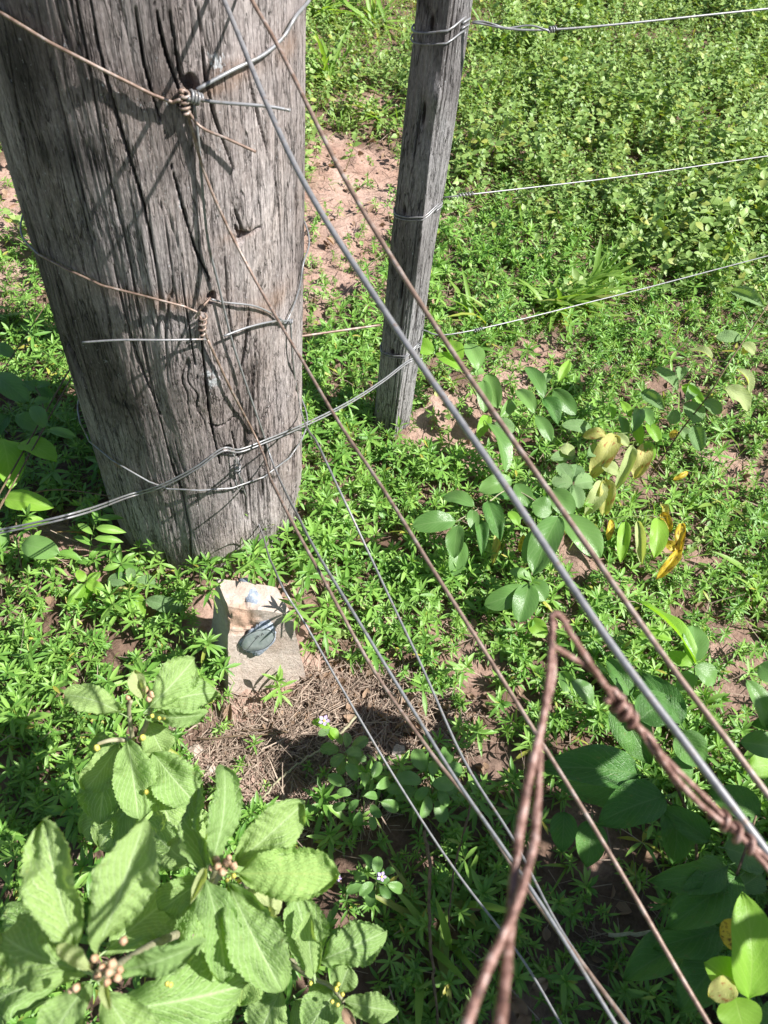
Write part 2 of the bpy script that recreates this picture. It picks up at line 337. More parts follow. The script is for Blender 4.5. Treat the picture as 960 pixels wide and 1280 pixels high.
for pts, wd_, dp_ in [
    ([(112, 0), (125, 70), (150, 160), (178, 250), (195, 330)], .0035, .011), ([(192, 0), (205, 60), (222, 110)], .004, .012), ([(245, 0), (250, 60), (262, 130), (290, 210)], .0035, .01),
    ([(8, 40), (25, 160), (48, 260), (75, 370), (100, 470)], .0045, .012), ([(300, 40), (312, 110), (330, 190)], .003, .01), ([(212, 200), (240, 300), (262, 350)], .003, .01),
    ([(336, 200), (345, 260), (350, 350)], .003, .01), ([(292, 280), (300, 292), (322, 282)], .005, .014), ([(292, 262), (300, 285), (296, 300)], .004, .012), ([(310, 385), (306, 440), (300, 470)], .0035, .011),
    ([(345, 463), (348, 490), (328, 525)], .0028, .01), ([(250, 400), (254, 450), (262, 520), (275, 580)], .0035, .012), ([(262, 530), (275, 532), (300, 520)], .003, .009), ([(290, 540), (295, 560), (300, 575)], .004, .013),
    ([(225, 330), (235, 400), (246, 470)], .0025, .008), ([(140, 330), (165, 430), (200, 520)], .003, .009), ([(320, 420), (318, 500), (325, 570)], .0025, .008), ([(365, 80), (367, 200), (366, 330)], .0028, .008),
    ([(168, 0), (180, 80), (200, 150)], .0028, .009), ([(210, 10), (218, 60), (226, 105)], .003, .009), ([(280, 320), (285, 380), (292, 430)], .0022, .007), ([(60, 60), (85, 170), (118, 300)], .003, .008)]:
    crackline(pts, wd_, dp_)
holes = np.zeros_like(S)
for px, py, r, d_ in [(236, 103, .0085, .02), (263, 371, .007, .016), (286, 562, .0075, .018), (229, 124, .006, .01), (300, 294, .007, .012), (252, 385, .005, .009)]:
    ks, kz = sz(px, py); q = np.hypot((S - ks), (ZZ - kz) * .8) * (1 + .25 * noise(S * 120, ZZ * 120, s=71)); k = 1 - sstep(.45, 1.1, q / r); dpt = np.maximum(dpt, k * d_); holes = np.maximum(holes, k)
rad = PR + .006 * noise(cx * 1.5, cy * 1.5, ZZ * 1.3, s=81) + .0035 * noise(cx * 5, cy * 5, ZZ * 1.8, s=82) + .0012 * noise(gxx * 60, gyy * 60, ZZ * 3, s=83)
rad = rad - .006 * (1 - sstep(0, .12, ZZ)) - .004 * sstep(1.2, 1.75, ZZ)
ks, kz = sz(262, 478); rad = rad + .006 * np.exp(-(((S - ks) / .035) ** 2 + ((ZZ - kz) / .05) ** 2))
ks, kz = sz(335, 480); rad = rad - .005 * np.exp(-(((S - ks) / .05) ** 2 + ((ZZ - kz) / .10) ** 2))
_rb = rad.copy()
rad = rad - dpt
_hit0 = hit
def hit(px, py, off=0.0):
    R = PR
    for _ in range(5):
        p = _hit0(px, py, off, R); a = (polar(p) - front + math.pi) % (2 * math.pi) - math.pi
        j = int(np.argmin(np.abs(((th - front + np.pi) % (2 * np.pi) - np.pi) - a))); i = int(np.argmin(np.abs(zz - p[2]))); R = float(_rb[max(0, i - 3):i + 4, max(0, j - 3):j + 4].max())
    return p
V = np.stack([PC[0] + rad * cx, PC[1] + rad * cy, ZZ], -1).reshape(-1, 3)
idx = np.arange(NA * NZ).reshape(NZ, NA); nxt = np.roll(idx, -1, 1)
F = np.stack([idx[:-1], nxt[:-1], nxt[1:], idx[1:]], -1).reshape(-1, 4)
soot_shade = np.zeros_like(S)  # blackened spots, plus painted shade on the left side and a wire shadow
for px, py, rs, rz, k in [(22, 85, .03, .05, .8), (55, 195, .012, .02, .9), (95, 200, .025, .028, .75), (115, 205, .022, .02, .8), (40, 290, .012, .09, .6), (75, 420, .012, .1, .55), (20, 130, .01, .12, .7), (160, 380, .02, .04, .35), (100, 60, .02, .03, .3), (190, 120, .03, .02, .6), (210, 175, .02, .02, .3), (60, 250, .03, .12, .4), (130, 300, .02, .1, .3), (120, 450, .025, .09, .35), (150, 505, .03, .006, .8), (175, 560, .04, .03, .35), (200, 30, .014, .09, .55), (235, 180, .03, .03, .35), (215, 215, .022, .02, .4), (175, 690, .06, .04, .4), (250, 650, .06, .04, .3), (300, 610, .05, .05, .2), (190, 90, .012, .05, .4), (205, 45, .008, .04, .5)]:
    ks, kz = sz(px, py); soot_shade = np.maximum(soot_shade, k * np.exp(-(((S - ks) / rs) ** 2 + ((ZZ - kz) / rz) ** 2)))
white = np.zeros_like(S)
for px, py, rs, rz in [(271, 80, .009, .009), (268, 478, .011, .013), (226, 255, .003, .006), (90, 250, .003, .002), (262, 468, .008, .006)]:
    ks, kz = sz(px, py); white = np.maximum(white, np.exp(-(((S - ks) / rs) ** 2 + ((ZZ - kz) / rz) ** 2)))
rusty = np.zeros_like(S)
for px, py, rs, rz in [(358, 60, .02, .012), (250, 115, .05, .006), (340, 380, .04, .02), (180, 372, .06, .01), (300, 295, .02, .006), (220, 380, .05, .012), (300, 90, .03, .012), (145, 581, .008, .0035)]:
    ks, kz = sz(px, py); rusty = np.maximum(rusty, (1.6 if px == 145 else .7) * np.exp(-(((S - ks) / rs) ** 2 + ((ZZ - kz) / rz) ** 2)))
def woodmat(name, dark, lite, warm):
    m, b, N, L, out = newmat(name)
    pos = N('TexCoord').outputs['Object']
    def sn(scale, zs, det=6, rg=.6):
        mp = N('Mapping'); mp.inputs['Scale'].default_value = (1, 1, zs); L(pos, mp.inputs[0])
        n = N('TexNoise'); n.inputs['Scale'].default_value = scale; n.inputs['Detail'].default_value = det; n.inputs['Roughness'].default_value = rg; n.inputs['Distortion'].default_value = .15; L(mp.outputs[0], n.inputs[0]); return n.outputs[0]
    a = sn(34, .12, 7, .7); b1 = sn(170, .07, 6, .75); c = sn(9, .6, 5); d = sn(520, .09, 4, .75)
    cr = ramp(N, L, math_(N, L, 'ADD', math_(N, L, 'MULTIPLY', a, .5), math_(N, L, 'MULTIPLY', b1, .5)), [(.32, dark), (.5, tuple((x + y) / 2 for x, y in zip(dark, lite))), (.66, lite)])
    cr = mixc(N, L, math_(N, L, 'MULTIPLY', ramp(N, L, c, [(.4, (0, 0, 0)), (.65, (1, 1, 1))]), .55), cr, warm)
    cr = mixc(N, L, math_(N, L, 'MULTIPLY', ramp(N, L, d, [(.38, (1, 1, 1)), (.55, (0, 0, 0))]), .45), cr, tuple(x * .45 for x in dark))
    def hairline(scale, zs, wd_, amt, cr):
        h_ = math_(N, L, 'ABSOLUTE', math_(N, L, 'SUBTRACT', sn(scale, zs, 3, .5), .5)); k_ = ramp(N, L, h_, [(0, (1, 1, 1)), (wd_, (0, 0, 0))]); g_ = ramp(N, L, sn(scale * .35, zs * 2, 2), [(.42, (0, 0, 0)), (.58, (1, 1, 1))])
        k_ = math_(N, L, 'MULTIPLY', k_, g_); return mixc(N, L, math_(N, L, 'MULTIPLY', k_, amt), cr, (.03, .024, .02)), k_
    cr, h1 = hairline(70, .09, .022, .9, cr); cr, h2 = hairline(160, .12, .03, .7, cr)
    gr_ = sn(330, .4, 3, .7); cr = mixc(N, L, math_(N, L, 'MULTIPLY', ramp(N, L, gr_, [(.45, (0, 0, 0)), (.68, (1, 1, 1))]), .35), cr, tuple(min(1, x * 1.35) for x in lite))
    def A(n): return N('Attribute', attribute_name=n).outputs['Fac']
    lf = sn(4, .8, 4, .6); cr = mixc(N, L, 1.0, cr, ramp(N, L, lf, [(.36, (.42, .39, .38)), (.46, (.82, .79, .77)), (.56, (1.0, .98, .96)), (.66, (1.15, 1.13, 1.1))]), 'MULTIPLY')
    cr = mixc(N, L, math_(N, L, 'MULTIPLY', A('crack'), .85), cr, (.035, .026, .02))
    sp = sn(60, .3, 5)
    cr = mixc(N, L, math_(N, L, 'MULTIPLY', A('rusty'), math_(N, L, 'MULTIPLY', sp, 1.3)), cr, (.34, .20, .12))
    cr = mixc(N, L, math_(N, L, 'MULTIPLY', A('soot_shade'), .9), cr, (.02, .018, .018))
    wf = ramp(N, L, math_(N, L, 'ADD', A('white'), math_(N, L, 'MULTIPLY', math_(N, L, 'SUBTRACT', sn(210, .6, 5, .8), .5), 4.5)), [(.66, (0, 0, 0)), (.72, (1, 1, 1))])
    cr = mixc(N, L, math_(N, L, 'MULTIPLY', wf, .85), cr, (.62, .64, .66))
    L(cr, b.inputs['Base Color']); b.inputs['Roughness'].default_value = .82; b.inputs['Specular IOR Level'].default_value = .3
    p1 = bump(N, L, b1, .9, .004, b); p2 = bump(N, L, d, .8, .0015, b, p1); p3 = bump(N, L, a, .5, .006, b, p2); bump(N, L, math_(N, L, 'MULTIPLY', math_(N, L, 'MAXIMUM', h1, h2), -1), 1.0, .003, b, p3); return m
M['wood'] = woodmat('weathered_wood', (.12, .108, .112), (.60, .55, .545), (.35, .28, .245))
M['woodthin'] = woodmat('grey_split_wood', (.17, .168, .175), (.43, .425, .435), (.30, .28, .275))
bp = empty('fence_post', (PC[0], PC[1], 0), 'thick round grey weathered timber post with deep cracks and wires knotted into it', 'fence post')
tr_ = link('trunk', mesh('trunk', V, F, M['wood'], attrs={'crack': crk.ravel(), 'soot_shade': soot_shade.ravel(), 'white': white.ravel(), 'rusty': np.clip(rusty, 0, 1).ravel()}), bp)
# sawn top, out of frame
top = [(PC[0] + (PR - .004) * math.cos(a), PC[1] + (PR - .004) * math.sin(a), 1.748) for a in np.linspace(0, 2 * np.pi, 48, endpoint=False)]
link('post_top', mesh('post_top', top, [tuple(range(48))], M['wood']), bp)

# ------------------------------------------------------------------ thin split post
TC = G(487, 548)[:2] + np.array([0, .045])
corners = [(.27, -1.02), (.98, .12), (.6, .85), (-.35, .95), (-1.02, .2), (-.92, -.45), (-.35, -.86)]
ca = np.array([math.atan2(y, x) for x, y in corners]); cr_ = np.array([math.hypot(x, y) for x, y in corners])
NA2, NZ2 = 220, 420; t2 = np.linspace(-np.pi, np.pi, NA2, endpoint=False); z2 = np.linspace(-.05, 1.5, NZ2)
order = np.argsort(ca); ca, cr_ = ca[order], cr_[order]
def polyr(t):
    r = np.zeros_like(t)
    for i in range(len(ca)):
        a0, r0 = ca[i], cr_[i]; a1, r1 = ca[(i + 1) % len(ca)], cr_[(i + 1) % len(ca)]
        if a1 <= a0: a1 += 2 * np.pi
        for sft in (0, 2 * np.pi):
            tt = t + sft; mk = (tt >= a0) & (tt < a1)
            x0, y0, x1, y1 = r0 * np.cos(a0), r0 * np.sin(a0), r1 * np.cos(a1), r1 * np.sin(a1)
            c_, s_ = np.cos(tt), np.sin(tt); den = c_ * (y1 - y0) - s_ * (x1 - x0)
            r[mk] = ((x0 * (y1 - y0) - y0 * (x1 - x0)) / den)[mk]
    return r
T2, Z2 = np.meshgrid(t2, z2); tw = T2 + .10 * noise(0 * T2, 0 * T2 + 3.3, Z2 * 3, s=90)
tw = (tw + np.pi) % (2 * np.pi) - np.pi
c2, s2 = np.cos(T2), np.sin(T2)
TRR = .039; rr = TRR * polyr(tw) * (1 + .05 * noise(c2, s2, Z2 * 5, s=91)) + .0012 * noise(c2 * 8, s2 * 8, Z2 * 4, s=92)
def th_hit(px, py):
    d = ray(px, py); t = np.linalg.norm(TC - [0, TRR]) / np.hypot(d[0], d[1]); p = CAM + d * t; return p
kx = th_hit(548, 138); a = math.atan2(kx[1] - TC[1], kx[0] - TC[0])
rr += .007 * np.exp(-(((T2 + 1.45) / .35) ** 2 + ((Z2 - kx[2] - .02) / .022) ** 2)) - .004 * np.exp(-(((T2 + 1.5) / .6) ** 2 + ((Z2 - kx[2] + .04) / .035) ** 2))
cr2 = (1 - sstep(0, .22, np.abs(noise(c2 * 7, s2 * 7, Z2 * 1.6, s=93)))) * sstep(0, .4, noise(c2 * 4, s2 * 4, Z2 * 2.5, s=94))
rr -= .0025 * cr2
for px, py, ra, rz in [(533, 33, .14, .014), (526, 145, .13, .02), (493, 268, .12, .008), (500, 365, .08, .03), (487, 443, .14, .008), (516, 170, .04, .05)]:
    q = th_hit(px, py); a = math.atan2(q[1] - TC[1], q[0] - TC[0]); k = np.exp(-(((T2 - a) / ra) ** 2 + ((Z2 - q[2]) / rz) ** 2)); rr -= .011 * k; cr2 = np.maximum(cr2, sstep(.3, .7, k))
V = np.stack([TC[0] + rr * c2, TC[1] + rr * s2, Z2], -1).reshape(-1, 3); idx = np.arange(NA2 * NZ2).reshape(NZ2, NA2); nxt = np.roll(idx, -1, 1)
F = np.stack([idx[:-1], nxt[:-1], nxt[1:], idx[1:]], -1).reshape(-1, 4)
zero = np.zeros(NA2 * NZ2)
tp = link('fence_stake', mesh('fence_stake', V, F, M['woodthin'], attrs={'crack': cr2.ravel(), 'soot_shade': zero, 'white': zero, 'rusty': zero}))
tag(tp, 'slim split grey wooden stake standing in the weeds right of the thick post', 'fence post')

# ------------------------------------------------------------------ boundary marker
def mk_marker():
    z = .175
    C0, D0 = G(284, 882), G(386, 852); A0, B0 = G(284, 757, z), G(365, 768, z - .012); Bt = G(347, 733, z - .004); At = G(270, 722, z)
    e = np.array([-.055, .105, 0]); D1 = D0 + e; C1 = C0 + e + np.array([-.005, 0, 0])
    for q in (C0, D0, C1, D1): q[2] = -.03
    bot = [C0, D0, D1, C1]; topc = [A0, B0, Bt, At]
    n = 60; V = []; 
    def face(p, off, nu=n, nv=n):
        vs = []
        for i in range(nu + 1):
            for j in range(nv + 1):
                u, v = i / nu, j / nv; vs.append((1 - u) * (1 - v) * p[0] + u * (1 - v) * p[1] + u * v * p[2] + (1 - u) * v * p[3])
        return np.array(vs), [(off + i * (nv + 1) + j, off + (i + 1) * (nv + 1) + j, off + (i + 1) * (nv + 1) + j + 1, off + i * (nv + 1) + j + 1) for i in range(nu) for j in range(nv)]
    Fs = []; off = 0
    for q in ([bot[0], bot[1], topc[1], topc[0]], [bot[1], bot[2], topc[2], topc[1]], [bot[2], bot[3], topc[3], topc[2]], [bot[3], bot[0], topc[0], topc[3]], [topc[0], topc[1], topc[2], topc[3]]):
        v, f = face(q, off); V.append(v); Fs += f; off += len(v)
    V = np.vstack(V); c = V.mean(0)
    # worn edges and chipped left shoulder
    k = .5 + .5 * noise(V[:, 0] * 60, V[:, 1] * 60, V[:, 2] * 60, s=101)
    dirv = (V - c) / np.linalg.norm(V - c, axis=1)[:, None]
    edge = np.clip(noise(V[:, 0] * 28, V[:, 1] * 28, V[:, 2] * 28, s=104), 0, 1) ** 1.5; V = V - dirv * (.0018 * k + .0015 * edge)[:, None]
    chip = hitm(300, 775); dd = np.linalg.norm(V - chip, axis=1); ck = 1 - sstep(.018, .036, dd + .008 * noise(V[:, 0] * 90, V[:, 1] * 90, V[:, 2] * 90, s=102))
    V = V - dirv * (ck * (.007 + .006 * noise(V[:, 0] * 95, V[:, 1] * 95, V[:, 2] * 95, s=103)))[:, None]
    return V, Fs, ck, (A0, B0, C0, D0)
_A, _B, _C, _D = G(284, 757, .175), G(365, 768, .163), G(286, 874), G(383, 845)
_nf = np.cross(_B - _A, _C - _A); _nf /= np.linalg.norm(_nf)
def hitm(px, py, off=0):
    d = ray(px, py); t = (_A + _nf * 0 - CAM).dot(_nf) / d.dot(_nf); p = CAM + d * t
    return p + _nf * off * (1 if _nf.dot(CAM - p) > 0 else -1)
V, F, ck, _ = mk_marker()
m, b, N, L, out = newmat('marker_concrete')
pos = N('NewGeometry').outputs['Position']; n = N('TexNoise'); n.inputs['Scale'].default_value = 140; n.inputs['Detail'].default_value = 8; n.inputs['Roughness'].default_value = .75; L(pos, n.inputs[0])
n3 = N('TexNoise'); n3.inputs['Scale'].default_value = 22; L(pos, n3.inputs[0])
cr = ramp(N, L, n.outputs[0], [(.3, (.36, .285, .235)), (.5, (.49, .41, .35)), (.72, (.58, .51, .45))])
cr = mixc(N, L, ramp(N, L, n3.outputs[0], [(.45, (0, 0, 0)), (.7, (.5, .5, .5))]), cr, (.34, .25, .19))
cr = mixc(N, L, N('Attribute', attribute_name='chip').outputs['Fac'], cr, mixc(N, L, n.outputs[0], (.30, .17, .11), (.62, .44, .33)))
sx = N('SeparateXYZ'); L(pos, sx.inputs[0])
L(cr, b.inputs['Base Color']); b.inputs['Roughness'].default_value = .95; bump(N, L, n.outputs[0], .8, .004, b); M['concrete'] = m
mk = empty('boundary_marker', (_C[0], _C[1], 0), 'stubby square pinkish concrete marker block at the foot of the thick post', 'boundary marker')
link('block', mesh('block', V, F, m, attrs={'chip': ck}, smooth=False), mk)
# grey smear of blue-white cement with the round plate in it
M['cement'] = simplemat('bluish_cement', [(.3, (.16, .19, .24)), (.5, (.27, .31, .37)), (.72, (.46, .49, .54))], 160, .8, bumpd=.003, bs=.7)
M['plate'] = simplemat('dull_metal_plate', [(.3, (.20, .24, .235)), (.6, (.33, .37, .36)), (.8, (.42, .44, .43))], 90, .45, .25)
M['mark'] = simplemat('scratched_line', [(.3, (.05, .055, .06)), (.7, (.12, .13, .13))], 90, .7)
def blob(name, pts, base, top, mat, parent, n=40, wob=.06):
    q = curve([hitm(*p) for p in pts + [pts[0]]], 8)[:-1]; c = q.mean(0); nn = _nf * (1 if _nf.dot(CAM - c) > 0 else -1)
    k = len(q); jit = 1 + wob * noise(np.arange(k) * .9, np.zeros(k), s=111)[:, None]
    V = [c + (q - c) * jit + nn * base, c + (q - c) * jit * .93 + nn * top, c + (q - c) * .5 + nn * top, np.array([c + nn * top])]
    V = np.vstack(V); F = []
    for r_ in range(2):
        for i in range(k): j = (i + 1) % k; F.append((r_ * k + i, r_ * k + j, (r_ + 1) * k + j, (r_ + 1) * k + i))
    for i in range(k): F.append((2 * k + i, 2 * k + (i + 1) % k, 3 * k))
    return link(name, mesh(name, V, F, mat), parent)
blob('cement_patch', [(298, 805), (316, 786), (334, 776), (342, 783), (345, 797), (336, 810), (322, 820), (308, 815)], -.003, .0012, M['cement'], mk, wob=.07)
pl = blob('plate', [(301, 804), (308, 793), (322, 786), (336, 785), (344, 791), (342, 800), (332, 810), (316, 813), (305, 811)], .001, .0028, M['plate'], mk, wob=0)
ring = curve([hitm(*p, .0030) for p in [(302, 804), (308, 794), (322, 787), (336, 786), (343, 792), (341, 800), (331, 809), (316, 812), (305, 810), (302, 804)]], 6)
lines = [(ring, .0005), (curve([hitm(*p, .0030) for p in [(306, 815), (316, 802), (325, 792)]]), .0006), (curve([hitm(*p, .0030) for p in [(319, 795), (321, 797), (322, 793), (325, 795)]]), .0005), (curve([hitm(*p, .0030) for p in [(327, 793), (328, 790), (330, 792)]]), .0005)]
v, f = tubes(lines, 5); link('engraving', mesh('engraving', v, f, M['mark']), pl)
# second blue-grey patch on the top
z = .175; ptc = np.array([G(*p, z - .004) for p in [(297, 722), (308, 720), (318, 732), (326, 745), (322, 756), (308, 753), (303, 738)]])
c = ptc.mean(0); ptc2 = c + (ptc - c) * .9 + [0, 0, .0004]; k = len(ptc)
link('top_patch', mesh('top_patch', np.vstack([ptc - [0, 0, .012], ptc2]), [(i, (i + 1) % k, k + (i + 1) % k, k + i) for i in range(k)] + [tuple(range(k, 2 * k))], M['cement']), mk)

# ------------------------------------------------------------------ wires
def wire(name, path, r, mat, label, cat='wire', group=None, ns=8, wob=.0, n=10, at=None):
    p = curve(path, n)
    if wob:
        s = np.r_[0, np.cumsum(np.linalg.norm(np.diff(p, axis=0), axis=1))]; p = p + wob * np.stack([noise(s * 9, s * 0 + i, s=120 + i) for i in range(3)], -1)
    v, f = tubegeo(p, r, ns); o = link(name, mesh(name, v, f, M[mat])); return tag(o, label, cat, group)
def wires(name, specs, mat, label, partname='strand', cat='wire'):
    c = np.asarray(specs[0][0]).mean(0); e = empty(name, c, label, cat)
    for sp in specs:
        v, f = tubegeo(sp[0], sp[1], 8); link(sp[3] if len(sp) > 3 else partname, mesh(partname, v, f, M[sp[2] if len(sp) > 2 and sp[2] else mat]), e)
    return e
def ext(a, b_, k): a = np.asarray(a); b_ = np.asarray(b_); return b_ + (b_ - a) * k
def around(px0, py0, px1, py1, side, off=.003, n=16, dz=0):
    """path over the back of the post from one silhouette to the other"""
    a, b_ = hit(px0, py0, off), hit(px1, py1, off); t0, t1 = polar(a), polar(b_)
    if side > 0:
        while t1 < t0: t1 += 2 * math.pi
    else:
        while t1 > t0: t1 -= 2 * math.pi
    out_ = []
    for t in np.linspace(0, 1, n)[1:-1]:
        th_ = t0 + (t1 - t0) * t; out_.append([PC[0] + (PR + .0055 + off) * math.cos(th_), PC[1] + (PR + .0055 + off) * math.sin(th_), a[2] + (b_[2] - a[2]) * t])
    return out_
WR = .84
def hp(pts, n=5):
    out_ = []
    for (a0_, b0_, o0), (a1_, b1_, o1) in zip(pts[:-1], pts[1:]):
        for t in np.linspace(0, 1, n, endpoint=False): out_.append(hit(a0_ + (a1_ - a0_) * t, b0_ + (b1_ - b0_) * t, o0 + (o1 - o0) * t + .0012))
    return out_ + [hit(*pts[-1])]
k1 = hit(240, 122, .006); k1b = hit(230, 130, .006); k2 = hit(250, 395, .005); k3 = hit(362, 402, .005); k4 = hit(296, 572, .004)
# A, B : long upper wires passing close to the camera
def pxpath(pts, d0, d1):
    n_ = len(pts); L_ = np.r_[0, np.cumsum([math.hypot(pts[i + 1][0] - pts[i][0], pts[i + 1][1] - pts[i][1]) for i in range(n_ - 1)])]; L_ /= L_[-1]
    return [P(x_, y_, 1 / ((1 - t) / d0 + t / d1)) for (x_, y_), t in zip(pts, L_)]
q = pxpath([(280, 0), (340, 145), (393, 250), (487, 400), (620, 590), (762, 803), (860, 935), (960, 1066)], .70, .385)
wire('fence_wire', [hit(214, -150, .004), P(245, -75, .73)] + q + [ext(q[-2], q[-1], 3)], .0028, 'galvdull', 'thickest grey wire slanting across the whole photo, nearest to the camera', n=8, wob=.0005)
q = pxpath([(315, 0), (350, 62), (420, 202), (487, 318), (537, 398), (620, 520), (720, 662), (835, 828), (960, 994)], .72, .43)
wire('fence_wire', [hit(262, -130, .004), P(284, -65, .75)] + q + [ext(q[-2], q[-1], 3)], .0023, 'rustwire', 'brown wire running just above the thickest grey one', n=8, wob=.0005)
# C rusty wire from the top knot
c1_ = P(888, 1280, .50); q = [k1b, hit(262, 232, .014), hit(319, 350, .07), P(400, 487, .79), P(533, 700, .65), P(665, 908, .59), c1_]
wire('fence_wire', q + [ext(q[-2], c1_, .8)], .0021, 'rustwire', 'rusty brown wire running from the top knot down through the middle of the photo', n=8, wob=.0013)
# E silver wire from the top knot, hanging down the post then away
q = [k1, hit(250, 200, .006), hit(260, 300, .008), hit(272, 352, .008), hit(292, 433, .008), hit(321, 517, .012), hit(342, 583, .03), P(400, 696, .82), P(517, 887, .71), P(571, 975, .67), P(639, 1075, .63), P(768, 1280, .56)]
wire('fence_wire', q + [ext(q[-2], q[-1], .8)], .0019, 'galv', 'bright silver wire hanging down the post from the top knot then away to the bottom', n=6, wob=.0013)
# F rusty wire from the middle knot
q = [hit(258, 424, .006), hit(283, 475, .008), hit(325, 558, .022), P(346, 617, .90), P(400, 717, .81), P(467, 837, .76), P(542, 946, .71), P(600, 1017, .68), P(668, 1123, .63), P(783, 1280, .56)]
wire('fence_wire', q + [ext(q[-2], q[-1], .8)], .0022, 'rustwire', 'brown wire from the middle knot running beside the silver one to the bottom', n=6, wob=.0013)
# D grey wire from the right edge of the post
q = [k3, hit(366, 450, .006), hit(377, 517, .006), P(400, 563, .95), P(465, 700, .89), P(517, 812, .84), P(579, 946, .78), P(642, 1050, .73), P(701, 1162, .67), P(787, 1280, .61)]
wire('fence_wire', q + [ext(q[-2], q[-1], .6)], .0017, 'galvdull', 'thin grey wire starting at the right edge of the thick post', n=6, wob=.0013)
# G dark low wire from the bottom knot
q = [k4, hit(300, 600, .006), hit(326, 662, .01), P(346, 721, .99), P(383, 783, .97), P(446, 892, .93), P(500, 983, .90), P(579, 1100, .85), P(653, 1200, .80), P(705, 1285, .76)]
wire('fence_wire', q + [ext(q[-2], q[-1], .6)], .0017, 'galvdull', 'lowest dull wire passing over the concrete marker and the straw', n=6, wob=.0015)
# top loop round the post with its knot
q1 = hp([(-12, 8, .003), (60, 52, .003), (130, 88, .003), (190, 118, .004), (216, 128, .005), (226, 124, .008)])
q2 = [hit(246, 112, .006), hit(290, 88, .004), hit(330, 68, .003), hit(355, 45, .003), hit(370, 20, .003)]
bk = around(370, 20, -12, 8, +1)
wires('binding_wire', [(curve(q1, 3), .0021, 'rustwire'), (curve(q2 + bk + [q1[0]], 5), .0024, 'galv'),
      (coil(hit(243, 122, .007), hit(262, 130, .01) - hit(226, 116, .01), .0052, 4, .014), .0018, 'galv', 'knot'), (coil(hit(231, 127, .006), [.1, 0, 1.0], .0045, 4, .022), .002, 'rustwire', 'knot'),
      (curve([k1, hit(265, 127, .018), hit(300, 130, .032), hit(335, 133, .045), hit(363, 138, .058)], 6), .0021, 'galv', 'wire_end'),
      (curve([k1b, hit(250, 158, .012), hit(285, 174, .03), hit(320, 190, .046)], 6), .0019, 'rustwire', 'wire_end')],
      'galv', 'uppermost wire loop round the thick post, two cut ends sticking out of its knot', cat='wire binding')
# middle loop
q1 = hp([(48, 318, .003), (80, 335, .003), (128, 357, .003), (180, 370, .003), (230, 383, .006), (251, 392, .006)])
q2 = [hit(264, 374, .002), hit(282, 378, .004), hit(320, 383, .004), hit(350, 398, .005), hit(356, 404, .006), hit(364, 390, .004), hit(374, 360, .003), hit(379, 330, .003)]
bk = around(379, 330, 48, 318, +1)
wires('binding_wire', [(curve(q1, 3), .0017, 'rustwire'), (curve(q2 + bk + [q1[0]], 5), .0015, 'galv'), (curve([k2, hit(252, 400, .008), hit(256, 410, .006), hit(259, 424, .006)], 5), .0019, 'rustwire', 'knot'),
      (coil(hit(253, 406, .006), [.2, 0, 1.0], .0042, 3.5, .03), .0017, 'rustwire', 'knot'), (curve([hit(263, 372, 0), hit(252, 385, .008), hit(244, 398, .006)], 5), .0018, 'rustwire', 'knot'),
      (curve([hit(259, 424, .006), hit(210, 425, .018), hit(150, 425, .034), hit(103, 428, .045)], 6), .0016, 'galvdull', 'wire_end'),
      (curve([hit(280, 420, .012), hit(310, 409, .007), hit(340, 402, .005), hit(362, 401, .006), hit(364, 404, .006)], 6), .0017, 'galv', 'wire_end'),
      (coil(hit(362, 402, .005), [1.0, 0, 0], .0035, 3, .008), .0015, 'galv', 'knot')],
      'rustwire', 'middle wire loop bound round the thick post with a rusty twisted knot', cat='wire binding')
# bottom loop
q1 = hp([(100, 528, .003), (112, 552, .003), (140, 575, .003), (165, 590, .003), (186, 602, .004), (210, 611, .004), (250, 613, .005), (290, 610, .005), (330, 596, .005), (362, 572, .004), (376, 552, .003)])
bk = around(376, 552, 100, 528, +1)
wires('binding_wire', [(curve(q1 + bk + [q1[0]], 5), .0017, 'galv'), (curve([hit(287, 562, 0), hit(294, 572, .008), hit(297, 590, .008), hit(303, 602, .006), hit(298, 612, .006), hit(294, 600, .006)], 6), .0014, 'galv', 'knot'),
      (coil(hit(297, 585, .007), [.1, 0, 1.0], .004, 3, .02), .0013, 'galv', 'knot')], 'galv', 'lowest wire loop bound round the foot of the thick post', cat='wire binding')
# twin strands passing in front of the post to the stake
s0 = th_hit(515, 450); lft = hit(275, 560, .006); zL = lft[2]
pth = [G(-160, 690, .30), G(0, 664, .30), G(90, 640, .30), G(170, 618, .30)]; zq = zL
base = [np.array(p) for p in [P(-200, 700, 1.02), P(0, 664, 1.0), P(100, 641, .99)]] + [hit(160, 620, .02), hit(200, 608, .010), hit(245, 585, .006), hit(278, 562, .005), hit(300, 563, .006), hit(335, 550, .005), hit(362, 539, .007), hit(376, 533, .006)] + [P(a_, b_, 1 / ((1 - t) / depth(hit(376, 533, .006)) + t / depth(s0))) for a_, b_, t in ((410, 517, .25), (445, 498, .5), (480, 475, .75))] + [s0 + [-.005, -.004, 0], s0 + [.02, .0, .004]]
bc = curve(base, 7); off3 = np.array([0, 0, .0026])
wires('fence_wire', [(bc + off3, .0017, 'galv'), (bc - off3 + np.array([0, -.001, 0]), .0016, 'galvdull')], 'galv', 'pair of wires crossing low in front of the thick post to the slim stake')
# dark length from behind the post to the stake
s1 = th_hit(476, 410); e1 = P(378, 420, 1.42); s1b = s1 + [0, .01, 0]
wire('fence_wire', [e1 + (e1 - s1b) * .4, e1, s1b], .0028, 'rustwire', 'short dark wire between the thick post and the slim stake', n=12)
